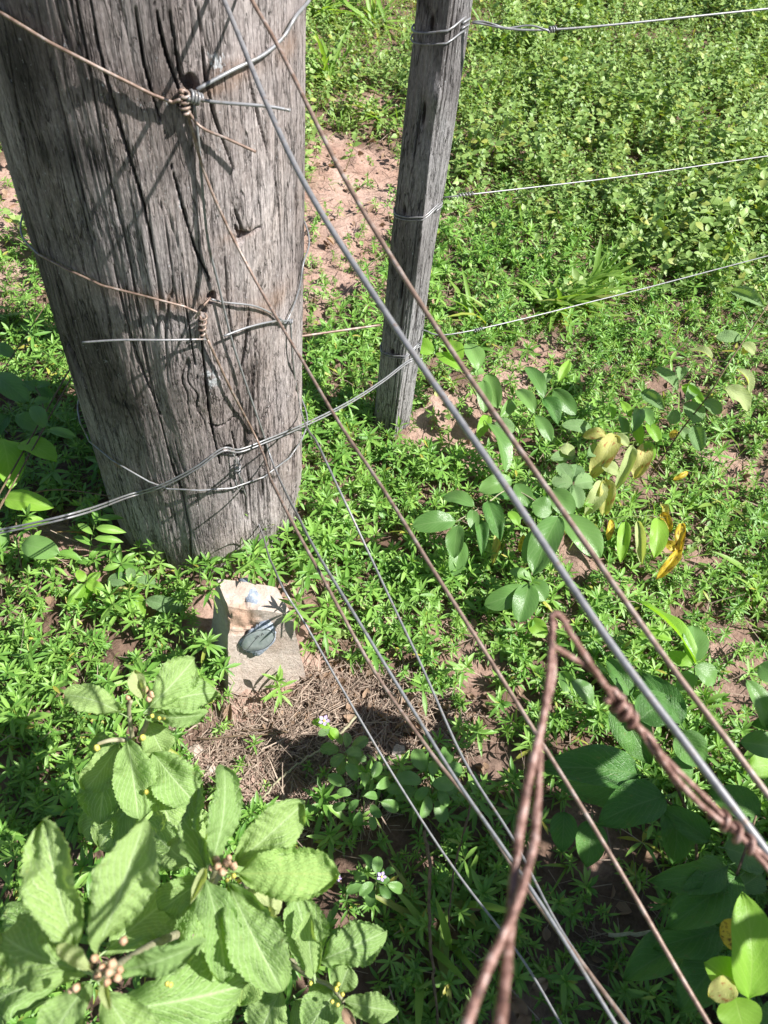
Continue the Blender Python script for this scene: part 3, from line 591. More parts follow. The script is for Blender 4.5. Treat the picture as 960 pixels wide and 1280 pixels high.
# fence wires from the stake towards the right
def tloop(px, py, dz=0.0, r=TRR * 1.08, turns=1.0, pitch=.006, tilt=.012):
    c = th_hit(px, py); ph_ = np.linspace(-.2, 2 * np.pi * turns, int(26 * turns)); out_ = []
    for p_ in ph_:
        rad_ = polyr(np.array([((p_ - .3) + np.pi) % (2 * np.pi) - np.pi]))[0] * TRR + .0032
        out_.append([TC[0] + rad_ * math.cos(p_ - .3), TC[1] + rad_ * math.sin(p_ - .3), c[2] + dz + pitch * p_ / 6.28 + tilt * math.cos(p_ - .3)])
    return np.array(out_)
def line_right(px, py, qx, qy, extd=.25):
    a = th_hit(px, py); a = np.array([TC[0] + TRR * 1.05, TC[1], a[2]])
    b_ = G(qx, qy, a[2]); return a, b_, ext(a, b_, extd)
zt = th_hit(590, 38)[2]
a = np.array([TC[0] + TRR + .004, TC[1] - .01, th_hit(590, 38)[2]]); b_ = G(690, 37, zt); c_ = G(960, 11, zt + .03); d_ = ext(b_, c_, .8)
sA, sB = twist(curve([a, b_], 12), .0026, .07)
wires('fence_wire', [(curve([a, b_, c_, d_], 10), .0019), (sB, .0016), (tloop(560, 45, .0), .0019), (tloop(560, 45, -.007, pitch=-.005), .0016), (coil(b_, c_ - b_, .0036, 3, .011), .0014, None, 'coil')], 'galv', 'upper wire tied to the slim stake and running right, with a twisted end')
a, b_, c_ = line_right(556, 262, 960, 195); q_ = a + (b_ - a) * .06
wires('fence_wire', [(curve([a, a + (b_ - a) * .5 - [0, 0, .004], b_, c_], 10), .0015), (tloop(525, 275), .0017), (tloop(525, 275, -.005), .0015), (coil(a + (b_ - a) * .055, b_ - a, .003, 5, .03), .0012, None, 'coil')], 'galvdull', 'middle wire tied to the slim stake and running right over the weeds')
a, b_, c_ = line_right(517, 440, 940, 325); 
a = np.array([TC[0] + TRR * .9, TC[1], th_hit(525, 428)[2]]); b_ = G(575, 416, a[2]); c_ = G(760, 372, a[2]); d_ = G(940, 325, a[2])
wires('fence_wire', [(curve([a, b_, c_, d_, ext(c_, d_, .35)], 10), .0016), (tloop(500, 447), .0017), (tloop(500, 447, -.005), .0014), (coil(G(598, 412, a[2]), c_ - b_, .003, 4, .018), .0013, None, 'coil')], 'galv', 'lowest wire tied to the slim stake and running right just above the weeds')
# rusty twisted loop close to the camera
WR = 1.0
LL = [(691, 780, .300), (688, 850, .295), (674, 925, .285), (664, 1000, .275), (655, 1070, .262), (638, 1150, .25), (618, 1225, .236), (600, 1300, .222), (580, 1380, .21)]
lp = curve([P(*p) for p in LL], 10); ts = np.linspace(0, 1, len(lp))
camd = lp - CAM; side = np.cross(camd, np.gradient(lp, axis=0)); side /= np.linalg.norm(side, axis=1)[:, None]
toc = -camd / np.linalg.norm(camd, axis=1)[:, None]
py_ = np.array([640 - FPX * (RC.T @ (p - CAM))[1] / -(RC.T @ (p - CAM))[2] for p in lp]); hs = np.interp(py_, [780, 845, 908, 985, 1047, 1105, 1150, 1210, 1270, 1380], [0, 3, 0, 7, 10, 6, 0, -11, -19, -24]) / FPX * np.array([depth(p) for p in lp])
tz = np.interp(py_, [780, 908, 1030, 1150, 1280, 1380], [.0026, .0030, 0, -.0030, 0, .002])
st1 = lp + side * hs[:, None] + toc * tz[:, None]; st2 = lp - side * hs[:, None] - toc * tz[:, None]
RR = [(699, 774, .300), (722, 805, .305), (750, 848, .31), (775, 882, .315), (812, 930, .32), (850, 975, .322), (890, 1012, .325), (925, 1045, .325), (965, 1085, .325), (1020, 1140, .32)]
rp = curve([P(*p) for p in RR], 10); r1, r2 = twist(rp[25:], .0021, .13, 1.0)
bend = curve([st1[0], P(690, 770, .300), P(697, 767, .30), P(705, 776, .301), rp[6]], 6)
RAD = .0022
la = np.vstack([st1[::-1], bend[1:-1], rp[6:26], r1[1:]]); lb = np.vstack([st2[::-1][:-6], curve([st2[5], P(687, 795, .302), P(693, 808, .303), P(715, 822, .307), P(740, 838, .311), rp[24]], 6)[1:], r2])
def lrad(q_, k_): return np.interp(np.linspace(0, 1, len(q_)), [0, .42, .55, 1], [.0021, .0017, .0013, .0014]) * k_ * (1 + .08 * noise(np.arange(len(q_)) * .45, np.zeros(len(q_)), s=151))
loopcore = [(la, lrad(la, 1)), (lb, lrad(lb, .93)),
            (coil(P(777, 886, .315), rp[34] - rp[28], .0031, 3, .015), RAD * .6, None, 'wrapping'), (coil(P(915, 1036, .324), rp[74] - rp[66], .0030, 3, .022), RAD * .6, None, 'wrapping'),
            (curve([P(795, 905, .318), P(815, 925, .316), P(835, 960, .318), P(870, 1000, .32), P(905, 1030, .322)], 6), .0013)]
wires('twisted_wire_loop', loopcore, 'rust', 'rusty doubled wire twisted into a pointed loop, out of focus in front of everything', cat='wire loop')

WR = 1.0
# ------------------------------------------------------------------ leaves
def leafgeo(nu=10, nv=4, a=.6, b=.7, fold=.10, arch=.12, droop=.1, serr=0.0, nt=0, pleat=0.0, npl=8, slant=.45, wave=.0, petiole=.12, tip=.0, seed=0):
    """unit leaf along +X, width 1 in Y (scale each axis when placing)"""
    u = np.linspace(0, 1, nu + 1); um = a / (a + b); pk = um ** a * (1 - um) ** b
    w_ = .5 * (u ** a) * ((1 - u) ** b) / pk
    if tip: w_ = w_ * (1 - .5 * sstep(.7, 1, u) * tip)
    rs0 = np.random.default_rng(seed * 3 + nu)
    if serr:
        w_ = w_ * (1 + serr * (((u * nt) % 1) - .5) * 2 * (u > .05) * rs0.uniform(.5, 1.4, nu + 1))
        w_[-1] = 0
    rs_ = np.random.default_rng(seed + nu); w_ = w_ * (1 + (.07 if nu > 18 else .03) * noise(u * 3.1 + seed * 7, u * 0, s=210 + seed)); w_[0] = .012
    wr = w_ * (1 + (.09 if nu > 18 else .04) * noise(u * 3.7 + seed * 5, u * 0 + 2, s=220 + seed)) * (1 + (serr * .6 * rs_.normal(0, 1, nu + 1) if serr else 0)); wr[0] = .012; wr[-1] = w_[-1]
    v = np.linspace(-1, 1, 2 * nv + 1); U, VV = np.meshgrid(u, v, indexing='ij'); Wd = np.where(VV < 0, w_[:, None], wr[:, None]) * VV
    Zh = fold * np.abs(VV) * (w_[:, None] * 2) * .5 + arch * 4 * U * (1 - U) * .5 - droop * U * U
    if pleat: Zh = Zh + pleat * np.cos(2 * np.pi * npl * (U - slant * np.abs(VV))) * np.abs(VV) ** .5 * (w_[:, None] * 2)
    if wave: Zh = Zh + wave * noise(U * 4 + seed, VV * 1.5 + seed * 3, s=200 + seed) * np.abs(VV) * 1.0
    Vx = U + (slant * .1 * np.abs(VV) * (1 - U) * U if nv > 1 else 0)
    V = np.stack([Vx, Wd, Zh], -1).reshape(-1, 3); nn = 2 * nv + 1
    F = [(i * nn + j, (i + 1) * nn + j, (i + 1) * nn + j + 1, i * nn + j + 1) for i in range(nu) for j in range(nn - 1)]
    uv = np.stack([U, VV * .5 + .5], -1).reshape(-1, 2)
    if petiole:
        o = len(V); pr = np.array([[-petiole, 0, -.02], [-petiole, .02, -.03], [-petiole, -.02, -.03], [.04, 0, .008], [.04, .025, -.006], [.04, -.025, -.006]])
        V = np.vstack([V, pr]); F += [(o, o + 3, o + 4, o + 1), (o + 1, o + 4, o + 5, o + 2), (o + 2, o + 5, o + 3, o)]; uv = np.vstack([uv, np.full((6, 2), .5)])
    return V, F, uv
def variants(name, mat, n, **kw):
    out_ = []
    for i in range(n):
        k = dict(kw); 
        for q in ('fold', 'arch', 'droop'): k[q] = kw.get(q, .1) * random.uniform(.6, 1.4)
        v, f, uv = leafgeo(seed=i, **k); out_.append(mesh('leaf', v, f, M[mat], uv=uv))
    return out_
sk = dict(nu=44, nv=6, a=.74, b=.60, fold=.24, arch=.16, droop=.18, serr=.06, nt=21, pleat=.015, npl=9, slant=.55, wave=.22)
LV = {'sida': variants('l', 'sida', 8, **sk), 'sidaold': variants('l', 'sida_old', 2, **sk), 'sidayoung': variants('l', 'sida_young', 2, **dict(sk, nu=20, fold=.7)),
      'gl': variants('l', 'glossy', 4, nu=16, nv=3, a=.65, b=.62, fold=.14, arch=.16, droop=.16, wave=.05), 'br': variants('l', 'bright', 4, nu=16, nv=3, a=.6, b=.75, fold=.16, arch=.14, droop=.15, wave=.06),
      'dk': variants('l', 'dark', 4, nu=18, nv=4, a=.55, b=.85, fold=.18, arch=.16, droop=.2, wave=.10), 'pa': variants('l', 'pale', 3, nu=18, nv=3, a=.6, b=.6, fold=.3, arch=.2, droop=.25, serr=.04, nt=12, wave=.1),
      'gr': variants('l', 'grey', 3, nu=22, nv=4, a=.6, b=.55, fold=.2, arch=.12, droop=.15, serr=.06, nt=13, pleat=.02, npl=10, wave=.06), 'ye': variants('l', 'yellow', 3, nu=16, nv=3, a=.55, b=.5, fold=.25, arch=.25, droop=.3, wave=.15),
      'or': variants('l', 'orange', 3, nu=16, nv=3, a=.5, b=.5, fold=.2, arch=.35, droop=.1, wave=.12), 'dr': variants('l', 'dry', 3, nu=12, nv=3, a=.55, b=.6, fold=.5, arch=.4, droop=.2, wave=.3),
      'lance': variants('l', 'star', 4, nu=8, nv=2, a=.8, b=.9, fold=.15, arch=.2, droop=.25), 'lgrey': variants('l', 'sida', 2, nu=12, nv=2, a=.7, b=.7, fold=.2, arch=.2, droop=.2, wave=.05)}
def leafobj(parent, kind, p0, p1, width, up=None, roll=None, label=None, curl=0):
    p0 = Vector(p0); p1 = Vector(p1); x = p1 - p0; ln = x.length; x.normalize()
    if up is None:
        tc = (Vector(CAM) - p0).normalized(); up = Vector((0, 0, 1)) * .75 + tc * .55 + Vector((sdir.x, sdir.y, 0)) * .15
    up = Vector(up); r_ = random.gauss(0, .22) if roll is None else roll
    y = up.cross(x).normalized(); z = x.cross(y)
    y2 = y * math.cos(r_) + z * math.sin(r_); z2 = x.cross(y2)
    mw = Matrix(((x.x * ln, y2.x * width, z2.x * ln, p0.x), (x.y * ln, y2.y * width, z2.y * ln, p0.y), (x.z * ln, y2.z * width, z2.z * ln, p0.z), (0, 0, 0, 1)))
    o = link('leaf', random.choice(LV[kind]), parent, mw)
    if label: o['label'] = label
    return o
def GH(px, py, h):  # point on a sight line at a height above the soil
    return G(px, py, h)
def plant(name, root, label, cat, leaves, stems, stemmat='stem', extra=None, sr=.002, group=None):
    """leaves: (kind, bx,by,bh, tx,ty,th, widthpx[, roll]); stems: lists of (px,py,h) or 3-D points"""
    e = empty(name, (root[0], root[1], float(H(root[0], root[1]))), label, cat, group)
    sp = []
    for s in stems:
        pts = [GH(*q) if len(q) == 3 and abs(q[0]) > 3 else np.array(q) for q in s]; c = curve(pts, 6); sp.append((c, np.linspace(1, .6, len(c)) * sr))
    if sp:
        v, f = tubes(sp, 7); link('stem', mesh('stem', v, f, M[stemmat]), e)
    for lf in leaves:
        kind, bx, by, bh, tx, ty, th_, wp = lf[:8]; p0, p1 = GH(bx, by, bh), GH(tx, ty, th_); wd_ = wp * depth((p0 + p1) / 2) / FPX
        leafobj(e, kind, p0, p1, wd_ * (.80 if kind.startswith('sida') else .84 if kind == 'dk' else 1), roll=lf[8] if len(lf) > 8 else None)
    return e
def ballgeo(c, r, n=1, jit=.12, sx=1, sz=1):
    import bmesh
    bm = bmesh.new(); bmesh.ops.create_icosphere(bm, subdivisions=2, radius=1); vs = np.array([v.co for v in bm.verts]); fs = [tuple(v.index for v in f.verts) for f in bm.faces]; bm.free()
    vs = vs * (1 + jit * noise(vs[:, 0] * 2.5 + c[0] * 900, vs[:, 1] * 2.5, vs[:, 2] * 2.5, s=7))[:, None]
    a_ = np.arctan2(vs[:, 1], vs[:, 0]); rb = 1 + .16 * np.cos(5 * a_) * np.sqrt(np.clip(1 - vs[:, 2] ** 2, 0, 1)) if jit < .3 else 1.0
    vs = vs * (np.stack([rb, rb, np.ones(len(vs)) + .35 * np.clip(vs[:, 2], 0, 1) ** 3], -1) if jit < .3 else 1)
    return vs * np.array([r, r, r * sz]) + np.asarray(c), fs
def buds(parent, pts, mat, name='bud', sz=1.25):
    for px, py, h, rp in pts:
        c = GH(px, py, h); r = rp * .66 * depth(c) / FPX; v, f = ballgeo(c, r, sz=sz); link(name, mesh(name, v, f, M[mat]), parent)
gnd = lambda x, y: (x, y, float(H(x, y)) - .01)

# --- downy shrubs bottom left
def rt(px, py, h, dx=0, dy=.05):
    p = GH(px, py, h); return (p[0] + dx, p[1] + dy)
rA = rt(135, 1205, .70, -.03, .12)
A_ = plant('downy_shrub', rA, 'large soft-leaved shrub cut by the bottom left corner, with a cluster of pink buds', 'shrub', [
    ('sida', 95, 1182, .70, 50, 1026, .73, 92, -.35), ('sida', 124, 1180, .70, 180, 1040, .74, 92, .25), ('sidayoung', 112, 1212, .71, 72, 1182, .72, 26), ('sida', 152, 1212, .70, 242, 1190, .72, 46, .4),
    ('sida', 105, 1215, .67, -12, 1168, .66, 95, -.3), ('sida', 112, 1228, .68, 48, 1320, .68, 70, .2), ('sidayoung', 130, 1222, .70, 137, 1262, .70, 16), ('sida', 150, 1262, .55, 318, 1232, .52, 105, .2),
    ('sida', 60, 1225, .56, -50, 1275, .53, 95), ('sida', 130, 1240, .60, 200, 1350, .58, 85), ('sida', 90, 1200, .5, 20, 1100, .47, 90), ('sida', 130, 1190, .50, 215, 1120, .46, 85), ('sida', 60, 1250, .45, -20, 1200, .42, 100), ('sida', 100, 1270, .50, 60, 1380, .5, 90)],
    [[gnd(*rA), (rA[0] + .01, rA[1] - .04, .35), (135, 1215, .66), (132, 1208, .70)]], 'palestem', sr=.0045)
buds(A_, [(118, 1198, .705, 8), (128, 1210, .71, 8), (140, 1205, .712, 9), (154, 1176, .715, 8), (147, 1222, .71, 8), (122, 1220, .70, 7), (95, 1235, .705, 8), (134, 1228, .71, 7), (112, 1208, .7, 6), (150, 1212, .71, 7), (88, 1238, .70, 6), (136, 1216, .715, 8)], 'bud')
buds(A_, [(209, 1230, .62, 5), (213, 1231, .62, 5)], 'budyel')
rB = rt(272, 1085, .56, -.02, .10)
B_ = plant('downy_shrub', rB, 'soft-leaved shrub with a brown bud cluster and one yellow-edged leaf, in the lower left', 'shrub', [
    ('sida', 262, 1084, .57, 292, 962, .60, 60, .5), ('sida', 258, 1086, .56, 247, 985, .57, 40, -.9), ('sida', 296, 1078, .55, 378, 1008, .58, 70, .2), ('sidaold', 298, 1092, .56, 422, 1092, .57, 76, .1),
    ('sida', 256, 1098, .57, 288, 1225, .56, 62, -.3), ('sida', 286, 1105, .56, 352, 1240, .55, 82, .15), ('sidayoung', 312, 1110, .5, 350, 1142, .47, 34), ('sida', 255, 1098, .52, 198, 1140, .50, 58), ('sida', 240, 1080, .5, 203, 1056, .48, 45),
    ('sidayoung', 255, 1088, .58, 240, 1125, .59, 16), ('sida', 245, 1110, .42, 190, 1190, .38, 75), ('sida', 270, 1120, .40, 260, 1230, .36, 85), ('sida', 285, 1090, .42, 340, 1060, .38, 60), ('sida', 240, 1085, .38, 180, 1030, .34, 75), ('sida', 290, 1130, .35, 350, 1210, .3, 80), ('sida', 225, 1150, .35, 150, 1130, .3, 70), ('sidaold', 310, 1180, .3, 300, 1260, .27, 70)],
    [[gnd(*rB), (rB[0], rB[1] - .03, .3), (262, 1110, .50), (270, 1086, .56)]], 'palestem', sr=.004)
buds(B_, [(270, 1075, .575, 8), (283, 1078, .575, 9), (292, 1083, .57, 8), (278, 1090, .58, 8), (264, 1085, .575, 6), (272, 1083, .58, 8), (286, 1072, .58, 6)], 'bud')
buds(B_, [(292, 1095, .56, 5), (302, 1098, .55, 5), (284, 1100, .56, 4), (298, 1101, .55, 4)], 'budyel')
rC = rt(175, 930, .28, 0, .06)
C_ = plant('downy_shrub', rC, 'upright downy shrub in front of the marker with toothed leaves and orange buds on top', 'shrub', [
    ('sida', 152, 892, .39, 79, 860, .40, 50, .2), ('sida', 187, 884, .40, 246, 822, .41, 56, .3), ('sida', 190, 886, .39, 273, 858, .39, 54, -.2), ('sida', 186, 893, .38, 252, 899, .39, 34, .7), ('sidayoung', 180, 872, .40, 168, 838, .42, 26),
    ('sida', 160, 928, .31, 174, 1022, .30, 68, -.1), ('sida', 148, 930, .29, 106, 992, .26, 52, -.4), ('sida', 192, 942, .30, 243, 1004, .29, 70, .2), ('sida', 200, 990, .26, 228, 1072, .25, 84, .1), ('sida', 184, 903, .33, 206, 945, .3, 50), ('sida', 140, 935, .24, 122, 1030, .22, 70),
    ('sida', 170, 1000, .2, 120, 1060, .18, 75), ('sida', 165, 990, .2, 170, 1065, .17, 70), ('sida', 130, 915, .22, 128, 945, .2, 40), ('sida', 200, 1010, .16, 260, 1050, .15, 60), ('sida', 150, 1010, .14, 95, 1040, .12, 60)],
    [[gnd(*rC), (170, 1000, .18), (166, 930, .30), (161, 890, .38), (164, 876, .40)], [(176, 925, .31), (186, 895, .36), (190, 880, .39)], [(166, 925, .3), (140, 925, .31), (122, 930, .31)]], 'palestem', sr=.0035)
buds(C_, [(182, 862, .41, 6), (190, 868, .41, 7), (197, 866, .41, 5), (186, 874, .405, 6), (160, 872, .40, 5)], 'bud')
buds(C_, [(190, 895, .39, 4), (199, 898, .39, 4), (121, 935, .31, 6), (178, 922, .33, 6), (183, 990, .31, 5), (205, 898, .39, 3)], 'budyel')
rD = rt(400, 1225, .30, -.02, .06)
D_ = plant('downy_shrub', rD, 'small pale downy shrub at the bottom with rounded leaves and a dry curled flower', 'shrub', [
    ('sida', 392, 1218, .34, 372, 1120, .37, 68, .1), ('sida', 393, 1218, .36, 382, 1148, .39, 40, -.5), ('sida', 402, 1200, .34, 480, 1166, .36, 62, .1), ('sida', 430, 1252, .33, 496, 1266, .34, 40, .2), ('sida', 422, 1238, .33, 382, 1290, .33, 64, .2), ('sida', 424, 1240, .34, 436, 1208, .35, 44),
    ('sida', 412, 1238, .32, 388, 1250, .30, 44), ('sida', 360, 1210, .25, 330, 1160, .23, 62), ('sida', 350, 1240, .22, 320, 1300, .2, 66), ('sida', 400, 1260, .25, 440, 1310, .23, 60), ('sida', 370, 1250, .2, 400, 1300, .2, 60), ('dr', 430, 1260, .35, 443, 1284, .35, 14)],
    [[gnd(*rD), (360, 1200, .26), (385, 1220, .32), (412, 1232, .33), (430, 1252, .335)]], 'palestem', sr=.0028)
buds(D_, [(420, 1236, .35, 5), (388, 1229, .35, 4), (415, 1252, .35, 4), (428, 1243, .35, 4), (423, 1230, .35, 4), (422, 1256, .345, 4)], 'budyel')
# --- broad leaves at the left edge
rE = G(10, 700, .0)
plant('broadleaf_weed', rE[:2], 'broad-leaved weed at the left edge with a yellow-green ragged leaf', 'weed', [
    ('gl', -6, 470, .2, 33, 498, .2, 30), ('br', 2, 548, .18, 16, 602, .18, 40), ('br', 25, 553, .18, 69, 568, .19, 34), ('gl', 44, 488, .2, 26, 476, .21, 11), ('gl', 44, 483, .2, 62, 479, .21, 10), ('gl', 42, 502, .2, 61, 500, .2, 10), ('gl', 56, 535, .19, 41, 505, .21, 19), ('gl', 61, 537, .19, 94, 545, .19, 12),
    ('br', 6, 624, .12, 63, 632, .13, 28), ('br', 28, 660, .11, 53, 648, .12, 18), ('gl', 27, 680, .1, 71, 690, .11, 30), ('lance', 70, 692, .1, 102, 697, .1, 12), ('gl', -8, 432, .2, 16, 443, .2, 18), ('gl', 20, 520, .14, 50, 535, .13, 24), ('gl', 5, 660, .06, -20, 700, .06, 30), ('dk', 30, 480, .12, 70, 500, .11, 22), ('dk', 10, 520, .1, -20, 560, .1, 30)],
    [[gnd(rE[0], rE[1]), (4, 625, .12), (2, 560, .17), (-4, 475, .2)], [(2, 560, .17), (40, 545, .185), (56, 534, .19), (52, 500, .2), (44, 484, .2)], [(4, 625, .11), (70, 612, .13), (150, 622, .14)]], 'brownstem', sr=.0016)
rF = G(113, 712, 0)
plant('seedling', rF[:2], 'upright narrow-leaved sprig standing against the left side of the thick post base', 'weed', [
    ('lance', 120, 655, .12, 113, 625, .15, 8), ('lance', 121, 650, .12, 153, 645, .125, 9), ('lance', 120, 660, .115, 155, 664, .115, 11), ('lance', 118, 673, .10, 153, 676, .10, 10), ('lance', 116, 668, .11, 96, 653, .115, 9), ('lance', 116, 682, .08, 91, 668, .09, 9), ('lance', 112, 700, .05, 125, 683, .07, 8), ('lance', 112, 704, .05, 95, 700, .05, 8)],
    [[gnd(rF[0], rF[1]), (112, 690, .06), (119, 650, .125)]], sr=.0012)
rG = G(152, 706, 0)
plant('seedling', rG[:2], 'bright star-shaped sprig just left of the thick post base', 'weed', [
    ('lance', 152, 704, .05, 148, 680, .07, 8), ('lance', 152, 704, .05, 172, 690, .06, 8), ('lance', 152, 705, .05, 183, 702, .05, 9), ('lance', 151, 704, .05, 130, 687, .06, 9), ('lance', 152, 706, .05, 180, 718, .05, 9), ('lance', 150, 706, .05, 128, 712, .05, 9), ('lance', 151, 707, .05, 150, 728, .05, 8)],
    [[gnd(rG[0], rG[1]), (152, 704, .05)]], sr=.0012)
rH = G(108, 735, 0)
plant('seedling', rH[:2], 'small yellow-green seedling with four pointed leaves left of the marker', 'weed', [
    ('br', 106, 730, .05, 84, 765, .04, 17), ('br', 108, 728, .05, 134, 745, .045, 16), ('br', 106, 727, .05, 96, 712, .06, 12), ('br', 107, 732, .045, 103, 758, .035, 14), ('br', 109, 726, .05, 126, 716, .055, 11)], [[gnd(rH[0], rH[1]), (107, 729, .05)]], sr=.0012)
rI = G(165, 740, 0)
plant('seedling', rI[:2], 'broad toothed seedling with one browned leaf before the foot of the thick post', 'weed', [
    ('gr', 160, 728, .05, 134, 722, .05, 22), ('gr', 182, 750, .05, 229, 760, .05, 20), ('ye', 160, 735, .04, 146, 748, .03, 16), ('br', 170, 742, .04, 177, 774, .03, 18), ('gr', 168, 730, .05, 195, 726, .05, 18), ('gr', 165, 728, .06, 162, 708, .06, 12)], [[gnd(rI[0], rI[1]), (165, 732, .05)]], sr=.0012)
# --- sapling by the wires, centre
rJ = G(668, 690, 0)
plant('sapling', rJ[:2], 'leafy sapling with large smooth oval leaves under the crossing wires', 'sapling', [
    ('gl', 570, 651, .12, 516, 656, .12, 28), ('gl', 573, 656, .12, 567, 695, .11, 24), ('gl', 577, 676, .09, 568, 716, .08, 24), ('gl', 593, 633, .12, 555, 616, .12, 22), ('gl', 590, 637, .12, 592, 661, .115, 16), ('dk', 598, 650, .11, 604, 692, .10, 20), ('dk', 610, 628, .12, 626, 670, .12, 30),
    ('br', 636, 640, .12, 650, 655, .12, 14), ('gl', 690, 612, .15, 714, 642, .15, 30), ('gl', 690, 640, .14, 666, 630, .15, 28), ('gl', 698, 646, .15, 667, 712, .14, 38), ('gl', 682, 658, .13, 655, 700, .12, 24), ('gl', 702, 645, .15, 753, 694, .14, 38), ('gl', 663, 722, .09, 638, 713, .1, 15), ('gl', 663, 726, .09, 682, 750, .085, 27),
    ('gl', 661, 730, .09, 650, 776, .08, 32), ('gl', 656, 735, .09, 609, 757, .08, 30), ('br', 663, 775, .05, 683, 796, .05, 22), ('gl', 702, 838, .05, 722, 876, .05, 20), ('or', 655, 668, .08, 650, 690, .05, 9), ('ye', 622, 660, .07, 618, 700, .06, 10), ('gl', 640, 600, .12, 600, 612, .12, 24), ('gl', 645, 605, .12, 662, 632, .12, 22), ('dk', 640, 620, .08, 600, 606, .08, 30)],
    [[gnd(rJ[0], rJ[1]), (668, 680, .06), (690, 640, .13), (700, 610, .15)], [(690, 640, .13), (640, 612, .12), (605, 632, .12), (570, 652, .12)], [gnd(rJ[0], rJ[1]), (664, 722, .08), (662, 730, .09)]], 'palestem', sr=.0014)
rK = G(655, 562, 0)
plant('sapling', rK[:2], 'young sapling with upright folded leaves just right of the slim stake', 'sapling', [
    ('br', 542, 442, .16, 511, 424, .17, 22), ('br', 576, 452, .16, 558, 420, .17, 22), ('gl', 597, 463, .15, 586, 427, .17, 26), ('br', 576, 462, .15, 545, 440, .16, 24), ('gl', 588, 468, .14, 606, 461, .14, 12), ('gl', 610, 468, .13, 621, 507, .12, 24), ('gl', 680, 498, .13, 659, 454, .15, 20), ('gl', 668, 517, .12, 647, 484, .13, 20), ('gr', 688, 468, .12, 676, 480, .12, 12),
    ('br', 698, 477, .13, 713, 449, .15, 12), ('gl', 692, 487, .13, 719, 516, .12, 22), ('dk', 680, 498, .13, 700, 528, .12, 26), ('gr', 702, 532, .09, 742, 534, .09, 18), ('gl', 670, 520, .12, 690, 550, .11, 18), ('gr', 618, 529, .11, 644, 537, .11, 20), ('gl', 610, 530, .11, 640, 582, .10, 30), ('gr', 688, 574, .08, 722, 565, .08, 16), ('gl', 604, 476, .13, 606, 510, .12, 20), ('br', 610, 520, .1, 598, 545, .1, 16), ('gl', 640, 500, .1, 628, 520, .1, 16)],
    [[gnd(rK[0], rK[1]), (650, 548, .05), (668, 515, .11), (690, 484, .14)], [gnd(rK[0] - .03, rK[1]), (612, 540, .06), (598, 500, .11), (576, 465, .15), (540, 441, .16)]], 'brownstem', sr=.0014)
# --- yellowing herb
rL = G(748, 640, 0)
plant('yellowing_weed', rL[:2], 'sickly weed with pale and yellow leaves blotched brown, right of the crossing wires', 'weed', [
    ('ye', 758, 545, .12, 731, 542, .12, 16), ('ye', 769, 545, .13, 744, 588, .11, 26), ('pa', 770, 543, .13, 787, 557, .12, 12), ('pa', 791, 557, .12, 774, 606, .10, 15), ('pa', 752, 602, .10, 736, 640, .08, 22), ('ye', 757, 600, .10, 758, 640, .08, 20), ('pa', 752, 582, .11, 775, 590, .11, 18),
    ('gr', 716, 604, .11, 690, 600, .11, 22), ('gr', 716, 602, .11, 722, 578, .12, 22), ('gr', 718, 606, .11, 744, 600, .11, 24), ('gr', 716, 607, .11, 725, 634, .10, 20), ('gr', 714, 606, .11, 698, 624, .10, 20), ('gr', 712, 600, .11, 700, 578, .12, 20), ('gr', 735, 570, .12, 750, 556, .12, 16), ('pa', 700, 560, .09, 720, 566, .09, 16),
    ('br', 765, 524, .1, 763, 503, .11, 10), ('br', 788, 521, .12, 776, 500, .13, 12), ('gl', 790, 541, .12, 801, 508, .13, 16), ('br', 797, 528, .12, 800, 555, .1, 14), ('gl', 813, 532, .12, 804, 506, .13, 16), ('br', 808, 530, .11, 827, 552, .1, 16), ('gl', 775, 520, .11, 783, 545, .1, 14), ('ye', 808, 556, .09, 797, 592, .07, 22), ('br', 806, 552, .1, 818, 575, .08, 14)],
    [[gnd(rL[0], rL[1]), (740, 625, .05), (718, 606, .11)], [gnd(rL[0], rL[1]), (765, 570, .10), (770, 545, .13), (790, 540, .12), (800, 530, .12)]], 'stem', sr=.0013)
rL2 = G(745, 668, 0)
plant('yellowing_weed', rL2[:2], 'row of drooping yellow-green leaves ending in a long spotted orange leaf', 'weed', [
    ('or', 764, 650, .08, 760, 675, .07, 9), ('br', 782, 652, .09, 776, 700, .07, 17), ('pa', 797, 652, .09, 803, 702, .07, 13), ('br', 822, 648, .09, 822, 693, .08, 24), ('or', 828, 640, .09, 838, 665, .08, 13), ('or', 853, 655, .09, 849, 692, .085, 13), ('or', 849, 688, .085, 822, 723, .07, 13), ('or', 832, 678, .08, 848, 688, .08, 13), ('ye', 826, 630, .08, 832, 652, .09, 9)],
    [[gnd(rL2[0], rL2[1]), (745, 652, .06), (785, 646, .09), (820, 645, .09), (852, 656, .09)]], 'stem', sr=.001)
